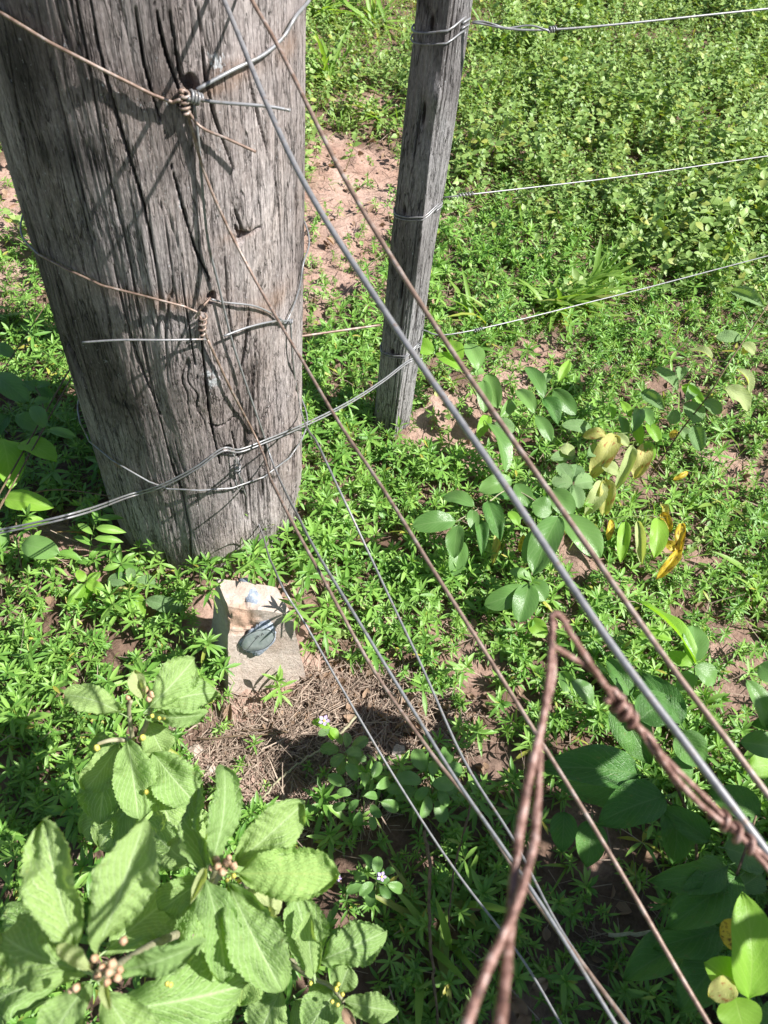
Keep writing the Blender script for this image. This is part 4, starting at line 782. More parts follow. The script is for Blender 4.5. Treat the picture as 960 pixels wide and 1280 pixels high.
# --- pale stemmed shrub, right
rM = G(808, 600, 0)
plant('downy_shrub', rM[:2], 'leaning shrub with a long brown stem and pale folded leaves at the right edge', 'shrub', [
    ('pa', 906, 484, .28, 943, 510, .26, 22), ('pa', 920, 462, .30, 944, 490, .28, 14), ('gr', 880, 502, .24, 903, 514, .24, 20), ('br', 853, 482, .22, 881, 504, .22, 16), ('gr', 847, 488, .22, 820, 458, .24, 18), ('gr', 850, 476, .23, 853, 456, .23, 16), ('gr', 830, 512, .2, 802, 487, .2, 18), ('gr', 855, 505, .21, 881, 524, .2, 24), ('gr', 868, 532, .15, 876, 562, .14, 20),
    ('gr', 926, 422, .33, 897, 420, .33, 16), ('pa', 928, 430, .32, 946, 441, .31, 14), ('gr', 955, 383, .38, 914, 360, .38, 18), ('pa', 890, 450, .29, 864, 433, .3, 12), ('gr', 845, 512, .2, 840, 530, .18, 16), ('or', 838, 540, .14, 845, 545, .14, 12), ('gr', 858, 500, .22, 872, 478, .22, 16), ('gr', 850, 535, .15, 862, 548, .14, 14), ('or', 860, 590, .06, 842, 600, .05, 7), ('ye', 935, 432, .31, 930, 440, .31, 10), ('gr', 958, 405, .36, 985, 400, .36, 18), ('gr', 962, 375, .38, 985, 350, .38, 22)],
    [[gnd(rM[0], rM[1]), (815, 592, .03), (850, 540, .15), (885, 495, .25), (912, 452, .31), (958, 384, .38), (975, 355, .4)]], 'brownstem', sr=.0019)
# --- right middle plants
rN = G(868, 880, 0)
plant('broadleaf_weed', rN[:2], 'weed with one long upright bright leaf and two round ones right of the wire loop', 'weed', [
    ('br', 869, 829, .16, 813, 743, .19, 22, .6), ('gl', 868, 828, .16, 868, 780, .18, 32), ('gl', 868, 833, .16, 897, 852, .15, 28), ('br', 866, 832, .14, 835, 815, .14, 18), ('gl', 868, 840, .13, 848, 862, .12, 22), ('br', 840, 800, .1, 800, 790, .1, 20)], [[gnd(rN[0], rN[1]), (868, 855, .1), (868, 830, .16)]], sr=.0014)
rO = G(965, 960, 0)
plant('broadleaf_weed', rO[:2], 'broad green leaves cut by the right edge beside the brown wire', 'weed', [
    ('gl', 933, 850, .3, 965, 908, .28, 30), ('gl', 925, 928, .25, 975, 935, .25, 34), ('br', 935, 960, .2, 980, 955, .2, 34), ('gl', 975, 850, .3, 950, 830, .3, 30), ('dk', 990, 900, .28, 940, 905, .26, 30), ('gl', 1000, 980, .3, 950, 990, .25, 30)], [[gnd(rO[0], rO[1]), (975, 920, .2), (985, 880, .3)]], sr=.002)
# --- dark large leaves
rP = G(850, 1130, .0)
plant('dark_leaved_shrub', rP[:2], 'shrub with large dark shaded oval leaves behind the thickest wire', 'shrub', [
    ('dk', 797, 968, .26, 680, 953, .27, 62, .05), ('dk', 830, 995, .27, 750, 1022, .26, 66, .2), ('dk', 705, 1015, .2, 703, 1065, .19, 40), ('dk', 740, 1025, .19, 735, 1085, .17, 46), ('dk', 842, 1005, .24, 846, 1082, .22, 56), ('dk', 886, 1050, .26, 830, 1008, .27, 40), ('dk', 910, 1082, .27, 820, 1106, .27, 50), ('dk', 922, 1096, .26, 836, 1158, .25, 72),
    ('dk', 770, 880, .26, 815, 955, .25, 56, .3), ('dk', 852, 905, .28, 808, 838, .3, 40), ('dk', 800, 900, .28, 838, 868, .3, 55), ('dk', 850, 915, .27, 880, 960, .26, 50), ('dk', 835, 950, .24, 865, 990, .23, 50), ('dk', 800, 975, .2, 700, 985, .19, 60), ('gl', 740, 880, .25, 718, 850, .27, 26), ('dk', 790, 870, .24, 760, 820, .25, 36), ('dk', 900, 1160, .2, 820, 1185, .19, 60), ('dk', 860, 1180, .15, 780, 1220, .14, 60), ('dk', 900, 1200, .18, 850, 1260, .17, 66), ('dk', 950, 1020, .25, 890, 985, .25, 50), ('gr', 905, 1060, .25, 960, 1078, .24, 44), ('gr', 925, 1110, .24, 955, 1090, .24, 34)],
    [[gnd(rP[0], rP[1]), (870, 1080, .15), (860, 1020, .22), (835, 960, .25), (815, 910, .27), (840, 850, .29)], [(860, 1020, .22), (790, 970, .25)], [gnd(rP[0], rP[1]), (905, 1120, .2), (922, 1090, .26), (945, 1020, .26)]], 'brownstem', sr=.0024)
rQ = G(940, 1262, .1)
plant('bright_leaved_weed', rQ[:2], 'bright lime-green pointed leaves in the bottom right corner', 'weed', [
    ('br', 936, 1247, .50, 938, 1122, .54, 64, .1), ('br', 925, 1236, .50, 886, 1203, .51, 46, .1), ('ye', 918, 1228, .51, 890, 1245, .51, 28), ('br', 918, 1246, .5, 932, 1292, .5, 54, .2), ('or', 935, 1165, .38, 900, 1170, .37, 36), ('or', 935, 1165, .38, 975, 1168, .37, 36), ('grey' if 0 else 'gr', 955, 1240, .42, 975, 1200, .42, 50), ('gl', 950, 1260, .4, 985, 1290, .4, 60)],
    [[gnd(rQ[0], rQ[1]), (938, 1262, .3), (932, 1240, .5)]], sr=.002)
# neighbours just outside the right edge of the frame whose shade falls into it
def offshrub(cx0, cy0, h, n, label, spread=.22, kinds=('dk', 'gl')):
    e = empty('roadside_shrub', (cx0, cy0, 0), label, 'shrub'); sp = []
    for s in range(7):
        a = random.uniform(0, 6.28); tp_ = np.array([cx0 + spread * .8 * math.cos(a), cy0 + spread * .8 * math.sin(a), h * random.uniform(.7, 1)]); mid_ = np.array([cx0 + .04 * math.cos(a), cy0 + .04 * math.sin(a), h * .45])
        c = curve([gnd(cx0, cy0), mid_, tp_], 8); sp.append((c, np.linspace(.005, .0018, len(c))))
        for i in range(n // 7):
            p = c[random.randint(5, len(c) - 1)] + np.random.default_rng(i + s * 100).normal(0, .015, 3); az_ = random.uniform(0, 6.28); ln = random.uniform(.06, .11)
            leafobj(e, random.choice(kinds), p, p + ln * np.array([math.cos(az_), math.sin(az_), random.uniform(-.3, .3)]), ln * .55, up=(random.gauss(0, .3), random.gauss(0, .3), 1))
    v, f = tubes(sp, 7); link('stem', mesh('stem', v, f, M['brownstem']), e); return e
def shrubcrown(cx0, cy0, zc, rx, ry, rz, n, label):
    e = empty('roadside_shrub', (cx0, cy0, 0), label, 'shrub'); sp = []; r = np.random.default_rng(int(cx0 * 1000)); ends = []
    for s_ in range(9):
        a = s_ * .7 + r.uniform(-.3, .3); k = r.uniform(.5, 1); tp_ = np.array([cx0 + rx * k * math.cos(a), cy0 + ry * k * math.sin(a), zc + rz * r.uniform(-.3, .9)]); c = curve([gnd(cx0, cy0), np.array([cx0 + .05 * math.cos(a), cy0 + .05 * math.sin(a), zc * .5]), tp_], 8); sp.append((c, np.linspace(.006, .002, len(c)))); ends.append(c)
    for i in range(n):
        c = ends[i % 9]; p = c[r.integers(7, len(c))] + r.normal(0, 1, 3) * np.array([rx, ry, rz]) * .28; p[0] = max(p[0], cx0 - rx); a = r.uniform(0, 6.28); ln = r.uniform(.06, .11)
        leafobj(e, random.choice(('dk', 'gl')), p, p + ln * np.array([math.cos(a), math.sin(a), r.uniform(-.3, .3)]), ln * .6, up=(random.gauss(0, .3), random.gauss(0, .3), 1))
    v, f = tubes(sp, 7); link('stem', mesh('stem', v, f, M['brownstem']), e); return e
shrubcrown(.97, .17, .80, .36, .24, .15, 400, 'tall leafy shrub just outside the right edge shading the bottom right')
shrubcrown(.80, -.10, .85, .30, .2, .16, 150, 'leafy shrub below the bottom right corner')

# --- little plants in the shade, bottom centre
def shaded(px, py, h, label, kind='gl', n=12, sz=30, sp=30):
    r_ = G(px, py, 0); lv = []
    for i in range(n):
        a = i * 2.4; d = sp * (i / n) ** .5; bx, by = px + d * math.cos(a) * .5, py - 20 + d * math.sin(a) * .5; ln = sz * random.uniform(.6, 1)
        lv.append((kind, bx, by, h * (1 - .4 * i / n), bx + ln * math.cos(a), by + ln * math.sin(a), h * (1 - .4 * i / n) + random.uniform(-.02, .01), ln * .6))
    return plant('seedling', r_[:2], label, 'weed', lv, [[gnd(r_[0], r_[1]), (px, py - 20, h)]], sr=.0012)
p1 = shaded(455, 1015, .12, 'bushy three-leaved weed in the shade below the straw', 'gl', 14, 27, 60)
p2 = shaded(432, 960, .10, 'small pointed-leaf weed at the lower edge of the straw', 'gr', 9, 26, 24)
p3 = shaded(470, 1120, .12, 'shaded weed with a tiny pale flower beside the pale shrub', 'gl', 10, 28, 34)
p4 = shaded(540, 1000, .09, 'low leafy weed under the lowest wire', 'gl', 12, 34, 45)
rS = G(418, 930, 0)
ps = plant('flowering_weed', rS[:2], 'slender weed with one tiny mauve flower over the straw', 'flower', [('br', 412, 910, .10, 390, 900, .1, 14), ('br', 412, 912, .1, 424, 922, .095, 14), ('br', 408, 908, .1, 418, 925, .09, 12), ('gr', 412, 912, .10, 398, 918, .1, 10)], [[gnd(rS[0], rS[1]), (420, 940, .04), (410, 908, .10), (405, 902, .11)]], sr=.001)
def flower(parent, px, py, h, rp):
    c = GH(px, py, h); r = rp * depth(c) / FPX; Vv = []; Ff = []
    for i in range(5):
        a = i * 1.2566; o = len(Vv); d = np.array([math.cos(a), math.sin(a), .25]); s_ = np.array([-math.sin(a), math.cos(a), 0])
        Vv += [c, c + r * (.7 * d + .35 * s_), c + r * (1.1 * d), c + r * (.7 * d - .35 * s_)]; Ff.append((o, o + 1, o + 2, o + 3))
    f_ = link('flower', mesh('flower', Vv, Ff, M['mauve']), parent); v, f = ballgeo(c, r * .3); link('flower_centre', mesh('flower_centre', v, f, M['budyel']), f_)
for pr, a_ in ((ps, (405, 901, .115, 7)), (p3, (477, 1096, .13, 6)), (p1, (423, 1098, .10, 4))): flower(pr, *a_)
# --- weeds growing round the marker: each star placed by itself
def starleaf(n, L0, seed, wid=.21):
    """leaf whorl plant: returns merged verts/faces/uv/tint for one weed about 1 unit tall"""
    r = np.random.default_rng(seed); V = []; F = []; U = []; o = 0
    st = [0, .35, .7, 1.0]
    return None
def lance_batch(P0, D, Nn, Ln, Wd, droop, arr_t, prof=((0, .10), (.3, .9), (.6, 1.0), (.85, .5), (1, .02)), fold=.18):
    """many simple folded leaves at once. P0 base, D unit direction, Nn unit up; returns V,F,UV,T"""
    n = len(P0); S_ = np.cross(Nn, D); S_ /= np.linalg.norm(S_, axis=1)[:, None] + 1e-9; Nn = np.cross(D, S_)
    k = len(prof); Vv = np.zeros((n, k, 3, 3)); uvs = np.zeros((n, k, 3, 2))
    for i, (u, w_) in enumerate(prof):
        c = P0 + D * (Ln * u)[:, None] - np.array([0, 0, 1.0]) * (Ln * droop * u * u)[:, None]
        hw = Wd * w_ * .5
        for j, s in enumerate((-1, 0, 1)):
            Vv[:, i, j] = c + S_ * (hw * s)[:, None] + Nn * (hw * abs(s) * fold * 2)[:, None]; uvs[:, i, j] = (u, .5 + .5 * s)
    base = (np.arange(n) * k * 3)[:, None]; q = []
    for i in range(k - 1):
        for j in range(2): q.append([i * 3 + j, (i + 1) * 3 + j, (i + 1) * 3 + j + 1, i * 3 + j + 1])
    F = (base[:, None] + np.array(q)[None]).reshape(-1, 4)
    return Vv.reshape(-1, 3), F, uvs.reshape(-1, 2), np.repeat(arr_t, k * 3, axis=0)
def starplants(X, Y, Z0, hgt, size, seed, levels=3, per=6, wid=.22, yel=.03, upright=.9):
    r = np.random.default_rng(seed); n = len(X); out_ = []
    lean = r.normal(0, .22, (n, 2)); a0 = r.uniform(0, 6.28, n); tintp = r.uniform(0, 1, n)
    for lv in range(levels):
        fr = 1 - lv * .28; zc = Z0 + hgt * fr; cxp = X + lean[:, 0] * hgt * fr; cyp = Y + lean[:, 1] * hgt * fr
        m_ = per + (2 if lv == 0 else 0)
        for j in range(m_):
            az_ = a0 + lv * .6 + j * 6.2832 / m_ + r.normal(0, .22, n); up_ = (upright if lv == 0 else .42 - .2 * lv) + r.normal(0, .2, n)
            if lv == 0 and j % 3 == 0: up_ = up_ + .5
            D = np.stack([np.cos(az_) * np.cos(up_), np.sin(az_) * np.cos(up_), np.sin(up_)], -1)
            Nn = np.stack([-np.cos(az_) * np.sin(up_), -np.sin(az_) * np.sin(up_), np.cos(up_)], -1) + r.normal(0, .12, (n, 3))
            Ln = size * (.75 if lv == 0 else 1.05) * r.uniform(.7, 1.2, n); t = np.stack([(tintp * .6 + r.uniform(0, .4, n)), (r.uniform(0, 1, n) < yel) * r.uniform(.3, .9, n), np.zeros(n)], -1)
            if lv == 0: t[:, 0] = np.clip(t[:, 0] + .15, 0, .98)
            out_.append(lance_batch(np.stack([cxp, cyp, zc], -1), D, Nn, Ln, Ln * wid * r.uniform(.85, 1.2, n), r.uniform(.05, .4, n) * (1 if lv else .5), t))
    # stems as thin three-sided strips
    P0 = np.stack([X, Y, Z0 - .01], -1); D = np.stack([lean[:, 0], lean[:, 1], np.ones(n)], -1); ln = hgt * 1.05 + .01; D /= np.linalg.norm(D, axis=1)[:, None]
    for a_ in (0, 1.57):
        out_.append(lance_batch(P0, D, np.tile([math.cos(a_), math.sin(a_), 0.0], (n, 1)), ln, np.full(n, .0016), np.zeros(n), np.stack([tintp * 0 + .4, tintp * 0, r.uniform(0, .5, n)], -1), prof=((0, 1), (1, .8)), fold=0))
    return merge(out_)
def merge(lst):
    o = 0; V = []; F = []; U = []; T = []
    for v, f, u, t in lst: V.append(v); F.append(f + o); U.append(u); T.append(t); o += len(v)
    return np.vstack(V), np.vstack(F), np.vstack(U), np.vstack(T)
smesh = []
for i in range(14):
    hh = random.uniform(.035, .07); v, f, u, t = starplants(np.array([0.]), np.array([0.]), np.array([0.]), np.array([hh]), np.array([random.uniform(.024, .032)]), 300 + i, levels=random.choice((2, 3)), per=random.choice((5, 6, 7)), wid=.20, upright=.55)
    smesh.append((mesh('whorled_weed', v, f, M['star'], uv=u, tint=t), hh))
spec_star = [(268, 738, .215, .9, 'whorled weed leaning over the left top corner of the marker', (250, 735)), (316, 700, .23, 1.15, 'long-leaved whorled weed hanging over the back of the marker top', (300, 700)), (374, 762, .20, 1.1, 'whorled weed touching the right top corner of the marker', (380, 740)),
    (252, 790, .13, 1.1, 'whorled weed hugging the shaded left face of the marker', (250, 800)), (256, 835, .08, 1.0, 'whorled weed at the lower left corner of the marker', (255, 840)),
    (290, 832, .10, .95, 'whorled weed in front of the bottom left of the marker face', (285, 885)), (353, 858, .06, 1.15, 'whorled weed standing at the bottom right of the marker face', (350, 885)), (385, 708, .08, 1.2, 'whorled weed right of the marker under the grey wires', (390, 720)), (536, 862, .06, 1.1, 'single bright whorled weed between the wires beyond the straw', (536, 880)),
    (340, 660, .09, 1.3, 'tall whorled weed hiding the right foot of the thick post', (350, 690)), (320, 685, .08, 1.2, 'whorled weed right under the middle of the post foot', (325, 700)), (280, 690, .06, 1.1, 'whorled weed at the lowest point of the thick post', (280, 715)),
    (235, 965, .04, .7, 'small whorled weed on the straw beside the downy shrub', (235, 975)), (310, 935, .03, .7, 'tiny whorled weed alone on the straw', (310, 940)), (290, 622, .17, 1.1, 'taller whorled weed touching the front of the thick post below its wires', (290, 715))]
GRPL = ('small bright green weed with whorls of narrow pointed leaves, one of many covering the soil', 'weed', 'whorled weeds carpeting the near ground')
for px, py in [(240, 712), (262, 700), (305, 668), (328, 648), (352, 632), (374, 612), (388, 585), (300, 700), (345, 700), (268, 722), (402, 630), (388, 655), (360, 668), (318, 712), (376, 690)]: spec_star.append((px, py, random.uniform(.05, .085), random.uniform(.9, 1.3), None, (px, py + 22)))
for px, py, h, s_, lab, foot in spec_star:
    me_, hh = random.choice(smesh); p = G(px, py, h); k = s_; b0 = G(foot[0], foot[1], 0); b0[2] = H(b0[0], b0[1]) - .01
    mw_ = Matrix.Translation((p[0], p[1], float(h - hh * k))) @ Matrix.Rotation(random.gauss(0, .2), 4, 'X') @ Matrix.Rotation(random.uniform(0, 6.28), 4, 'Z') @ Matrix.Scale(k, 4)
    o = link('whorled_weed', me_, None, mw_); tag(o, *((lab, 'weed') if lab else GRPL))
    if h - hh * k > .01:
        j_ = np.array(mw_ @ Vector((0, 0, 0))); q_ = curve([b0, b0 * .5 + j_ * .5 + np.array([0, 0, .35 * (j_[2] - b0[2])]) + (b0 - j_) * np.array([.15, .15, 0]), j_], 6); inv = np.array(mw_.inverted()); ql = q_ @ inv[:3, :3].T + inv[:3, 3]
        v, f = tubegeo(ql, .0011 / k, 6); c_ = link('stem', mesh('stem', v, f, M['stem']), None); c_.parent = o

# masks used when scattering
def inside_post(x, y, m_=.0): return (np.hypot(x - PC[0], y - PC[1]) < PR + m_) | (np.hypot(x - TC[0], y - TC[1]) < .045)
mc = (_A + _B + _C + _D) / 4; mc2 = np.array([-.17, .64])
def in_marker(x, y): return (np.abs(x - mc2[0]) < .062) & (np.abs(y - mc2[1]) < .075)
def scatter(n, x0, x1, y0, y1, seed, keep):
    r = np.random.default_rng(seed); x = r.uniform(x0, x1, n); y = r.uniform(y0, y1, n); k = keep(x, y, r) & ~inside_post(x, y) & ~in_marker(x, y); return x[k], y[k]
# near whorled weeds as individuals
cnt = 0; used = []
r_ = np.random.default_rng(5)
for i in range(6000):
    x, y = r_.uniform(-.75, .95), r_.uniform(.12, 1.35)
    q = RC.T @ (np.array([x, y, .04]) - CAM); u_, v_ = 480 - FPX * q[0] / q[2], 640 + FPX * q[1] / q[2]
    if not (-20 < u_ < 980 and 470 < v_ < 1290): continue
    if bare(np.array([x]), np.array([y]))[0] > .3 or inside_post(np.array([x]), np.array([y]), .01)[0] or in_marker(np.array([x]), np.array([y]))[0]: continue
    if any((x - a) ** 2 + (y - b_) ** 2 < .038 ** 2 for a, b_ in used): continue
    used.append((x, y)); me_, hh = random.choice(smesh); k = random.uniform(.75, 1.15) * (1 + .15 * (x < 0))
    o = link('whorled_weed', me_, None, Matrix.Translation((x, y, float(H(x, y)) + random.uniform(-.005, .012))) @ Matrix.Rotation(random.gauss(0, .15), 4, 'X') @ Matrix.Rotation(random.uniform(0, 6.28), 4, 'Z') @ Matrix.Scale(k, 4))
    tag(o, 'small bright green weed with whorls of narrow pointed leaves, one of many covering the soil', 'weed', 'whorled weeds carpeting the near ground'); cnt += 1
    if cnt >= 280: break
# the rest of the carpet: geometry-node instances of a few weed meshes
def protocol(name, meshes):
    c = bpy.data.collections.new(name)
    for k_, me_ in enumerate(meshes):
        o = bpy.data.objects.new(f'{name}_{k_:02d}', me_); c.objects.link(o)
    return c
def carpet(name, x, y, z, scale, tiltsd, cl, label, cat, seed, mat):
    n = len(x); r = np.random.default_rng(seed)
    me = mesh(name, np.stack([x, y, z], -1), [], mat, smooth=False)
    rot = np.stack([r.normal(0, tiltsd, n), r.normal(0, tiltsd, n), r.uniform(0, 6.28, n)], -1).astype(np.float32)
    a = me.attributes.new('rot', 'FLOAT_VECTOR', 'POINT'); a.data.foreach_set('vector', rot.ravel())
    a = me.attributes.new('scl', 'FLOAT', 'POINT'); a.data.foreach_set('value', np.asarray(scale, np.float32))
    a = me.attributes.new('pick', 'INT', 'POINT'); a.data.foreach_set('value', r.integers(0, len(cl.objects), n).astype(np.int32))
    o = tag(link(name, me), label, cat, kind='stuff')
    ng = bpy.data.node_groups.new(name, 'GeometryNodeTree'); ng.interface.new_socket('Geometry', in_out='INPUT', socket_type='NodeSocketGeometry'); ng.interface.new_socket('Geometry', in_out='OUTPUT', socket_type='NodeSocketGeometry')
    gi = ng.nodes.new('NodeGroupInput'); go = ng.nodes.new('NodeGroupOutput'); ip = ng.nodes.new('GeometryNodeInstanceOnPoints'); ci = ng.nodes.new('GeometryNodeCollectionInfo')
    ci.inputs[0].default_value = cl; ci.inputs[1].default_value = True; ci.inputs[2].default_value = True; ip.inputs['Pick Instance'].default_value = True
    def at(nm, ty):
        q_ = ng.nodes.new('GeometryNodeInputNamedAttribute'); q_.data_type = ty; q_.inputs[0].default_value = nm; return q_.outputs[0]
    er = ng.nodes.new('FunctionNodeEulerToRotation'); lk = ng.links.new
    lk(gi.outputs[0], ip.inputs['Points']); lk(ci.outputs[0], ip.inputs['Instance']); lk(at('pick', 'INT'), ip.inputs['Instance Index']); lk(at('rot', 'FLOAT_VECTOR'), er.inputs[0]); lk(er.outputs[0], ip.inputs['Rotation']); lk(at('scl', 'FLOAT'), ip.inputs['Scale']); lk(ip.outputs[0], go.inputs[0])
    md = o.modifiers.new('scatter', 'NODES'); md.node_group = ng; return o
def ovate_mesh(seed, per, hg, size):
    r = np.random.default_rng(seed); out_ = []; x = np.zeros(1); lean = r.normal(0, .3, (1, 2))
    P_ = []; D_ = []; N_ = []; L_ = []; T_ = []
    for j in range(per):
        fr = 1 - .85 * (j // 2) / max(1, per / 2); az_ = (j % 2) * 3.14 + (j // 2) * 1.57 + r.normal(0, .3); up_ = r.normal(.25, .35)
        P_.append([lean[0, 0] * hg * fr, lean[0, 1] * hg * fr, hg * fr]); D_.append([math.cos(az_) * math.cos(up_), math.sin(az_) * math.cos(up_), math.sin(up_)]); N_.append(np.array([-math.cos(az_) * math.sin(up_), -math.sin(az_) * math.sin(up_), math.cos(up_)]) + r.normal(0, .22, 3))
        L_.append(r.uniform(*size) * (1 if j > 1 else .75)); T_.append([r.uniform(0, .6), (r.random() < .025) * r.uniform(.2, .6), (r.random() < .01) * .6])
    L_ = np.array(L_); out_.append(lance_batch(np.array(P_), np.array(D_), np.array(N_), L_, L_ * r.uniform(.5, .75, per), r.uniform(0, .3, per), np.array(T_), prof=((0, .12), (.25, .95), (.5, .95), (.8, .45), (1, .02)), fold=.14))
    D = np.array([[lean[0, 0], lean[0, 1], 1.0]]); D /= np.linalg.norm(D)
    for a_ in (0, 1.57): out_.append(lance_batch(np.array([[0, 0, -.015]]), D, np.array([[math.cos(a_), math.sin(a_), 0.0]]), np.array([hg + .015]), np.array([.0016]), np.zeros(1), np.array([[.3, 0, r.uniform(0, .8)]]), prof=((0, 1), (1, .7)), fold=0))
    v, f, u, t = merge(out_); return mesh('oval_weed', v, f, M['ovate'], uv=u, tint=t)
starcol = protocol('whorled_weeds', [m_[0] for m_ in smesh])
smm = []
for i in range(10):
    hh = random.uniform(.018, .04); v, f, u, t = starplants(np.array([0.]), np.array([0.]), np.array([0.]), np.array([hh]), np.array([random.uniform(.013, .02)]), 500 + i, levels=3, per=6, wid=.20, upright=.6)
    smm.append(mesh('small_whorled_weed', v, f, M['star'], uv=u, tint=t))
for i in range(5):
    hh = random.uniform(.09, .14); v, f, u, t = starplants(np.array([0.]), np.array([0.]), np.array([0.]), np.array([hh]), np.array([random.uniform(.026, .036)]), 560 + i, levels=4, per=5, wid=.19, upright=.5, yel=.06)
    smesh.append((mesh('tall_whorled_weed', v, f, M['star'], uv=u, tint=t), hh))
tallcol = protocol('tall_whorled_weeds', [m_[0] for m_ in smesh[-5:]])
smallcol = protocol('small_whorled_weeds', smm)
ovcol = protocol('oval_weeds', [ovate_mesh(600 + i, random.choice((8, 10, 12)), random.uniform(.08, .15), (.014, .028)) for i in range(14)])
lowcol = protocol('low_oval_weeds', [ovate_mesh(640 + i, random.choice((5, 6, 8)), random.uniform(.015, .04), (.009, .018)) for i in range(10)])
def kz(x, y): return y + .25 * noise(x * 2, y * 2, s=301) + np.where(x < -.5, .7, 0)
def dens_star(x, y, r): return r.uniform(0, 1, len(x)) < (1 - bare(x, y)) * (1 - sstep(1.9, 2.7, kz(x, y))) * (.62 + .75 * noise(x * 8, y * 8, s=302)) * np.where((x > .45) & (y > .7), .25, 1)
x, y = scatter(15500, -1.6, 2.4, -.15, 2.9, 21, dens_star)
carpet('weed_carpet', x, y, H(x, y) + rng.uniform(-.006, .004, len(x)) + .03 * np.clip(noise(x * 8, y * 8, s=330), 0, 1), rng.uniform(.45, 1.05, len(x)) * (1 + .25 * noise(x * 5, y * 5, s=331)), .32, starcol, 'dense carpet of narrow-leaved green weeds around the posts', 'weeds', 1, M['star'])
x, y = scatter(26000, -1.6, 2.6, -.15, 3.0, 26, lambda x, y, r: r.uniform(0, 1, len(x)) < (1 - .93 * bare(x, y)) * (1 - sstep(2.1, 2.8, kz(x, y))) * (.6 + .5 * noise(x * 9, y * 9, s=306)))
carpet('fine_weed_carpet', x, y, H(x, y), rng.uniform(.6, 1.25, len(x)), .22, smallcol, 'fine small-leaved green weeds filling the ground between the larger ones', 'weeds', 2, M['star'])
x, y = scatter(900, -1.3, 1.6, -.1, 2.3, 31, lambda x, y, r: (bare(x, y) < .4) & (np.hypot(x + .2, y - .55) > .22))
carpet('tall_sprigs', x, y, H(x, y) - .01, rng.uniform(.5, 1.0, len(x)), .25, tallcol, 'taller leggy green sprigs rising out of the weed carpet', 'weeds', 7, M['star'])
def dens_ov(x, y, r):
    d = sstep(1.7, 2.5, y + .35 * noise(x * 2, y * 2, s=303)) * np.where(x > .0, 1, .6); grass_zone = (np.hypot((x + .35) / .5, (y - 3.4) / .9) < 1)
    return (r.uniform(0, 1, len(x)) < (1 - bare(x, y)) * np.where(grass_zone, .35, d) * (.85 + .7 * noise(x * 6, y * 6, s=304)))
x, y = scatter(50000, -2.3, 3.1, 1.5, 5.6, 22, dens_ov)
carpet('broadleaf_cover', x, y, H(x, y), rng.uniform(.55, 1.2, len(x)) * (1 + .4 * noise(x * 4, y * 4, s=310)), .3, ovcol, 'dense cover of small oval-leaved weeds beyond the stake', 'weeds', 3, M['ovate'])
x, y = scatter(16000, -1.9, 2.4, .7, 3.6, 23, lambda x, y, r: r.uniform(0, 1, len(x)) < .75 * (1 - .86 * bare(x, y)) * sstep(-.5, .3, noise(x * 5, y * 5, s=305)))
carpet('sparse_weeds', x, y, H(x, y), rng.uniform(.6, 1.3, len(x)), .2, lowcol, 'thin scattering of small round-leaved weeds on the bare soil', 'weeds', 4, M['ovate'])
x, y = scatter(9000, -7, 7, 5.0, 12, 24, lambda x, y, r: np.ones(len(x), bool))
carpet('far_weeds', x, y, H(x, y), rng.uniform(1.8, 3, len(x)), .2, ovcol, 'taller weeds further off behind the fence line', 'weeds', 5, M['ovate'])
x, y = scatter(16000, -4, 4.5, -3, 5, 25, lambda x, y, r: (x < -1.5) | (x > 2.3) | (y < -.15))
carpet('side_weeds', x, y, H(x, y), rng.uniform(.9, 1.8, len(x)), .2, ovcol, 'weeds on the ground beside and behind the viewer', 'weeds', 6, M['ovate'])

# grass: tufts as things, loose blades as cover
def blades(P0, az_, up_, Ln, Wd, droop, tint): 
    D = np.stack([np.cos(az_) * np.cos(up_), np.sin(az_) * np.cos(up_), np.sin(up_)], -1); Nn = np.stack([-np.cos(az_) * np.sin(up_), -np.sin(az_) * np.sin(up_), np.cos(up_)], -1) + rng.normal(0, .15, (len(P0), 3))
    return lance_batch(P0, D, Nn, Ln, Wd, droop, tint, prof=((0, .6), (.2, .95), (.45, 1), (.7, .75), (.88, .4), (1, .03)), fold=.25)
def gtint(n, y=.06, br=.03): return np.stack([rng.uniform(0, 1, n), (rng.uniform(0, 1, n) < y) * rng.uniform(.4, .9, n), (rng.uniform(0, 1, n) < br) * rng.uniform(.5, 1, n)], -1)
bmeshes = []
for i in range(8):
    v, f, u, t = blades(np.zeros((1, 3)), np.zeros(1), np.array([random.uniform(.1, .5)]), np.ones(1), np.array([.075]), np.array([random.uniform(.1, .5)]), np.array([[random.random(), (i == 6) * .45, (i == 7) * .4]])); bmeshes.append(mesh('blade', v, f, M['grass'], uv=u, tint=t))
def tuft(px, py, n, ln, label, bias=None, h=.02):
    c = G(px, py, h); e = empty('grass_tuft', (c[0], c[1], float(H(c[0], c[1]))), label, 'grass tuft', None)
    for i in range(n):
        a = random.uniform(0, 6.28) if bias is None or random.random() < .4 else random.gauss(bias, .5)
        s = ln * random.uniform(.5, 1.1); mw = Matrix.Translation((c[0] + random.gauss(0, .02), c[1] + random.gauss(0, .02), float(H(c[0], c[1])) + random.uniform(0, .02))) @ Matrix.Rotation(a, 4, 'Z') @ Matrix.Rotation(random.uniform(-.75, .25), 4, 'Y') @ Matrix.Diagonal((s, s * random.uniform(.7, 1.3) * (.2 / ln) ** .5, s, 1))
        link('blade', random.choice(bmeshes), e, mw)
    return e
tuft(697, 378, 70, .17, 'sprawling tuft of broad grass between the two lower right-hand wires', bias=-.2)
tuft(740, 352, 40, .15, 'grass clump just right of the sprawling tuft under the lowest right-hand wire', bias=.2)
tuft(415, 95, 40, .22, 'tall grass tuft behind the right edge of the thick post near the top')
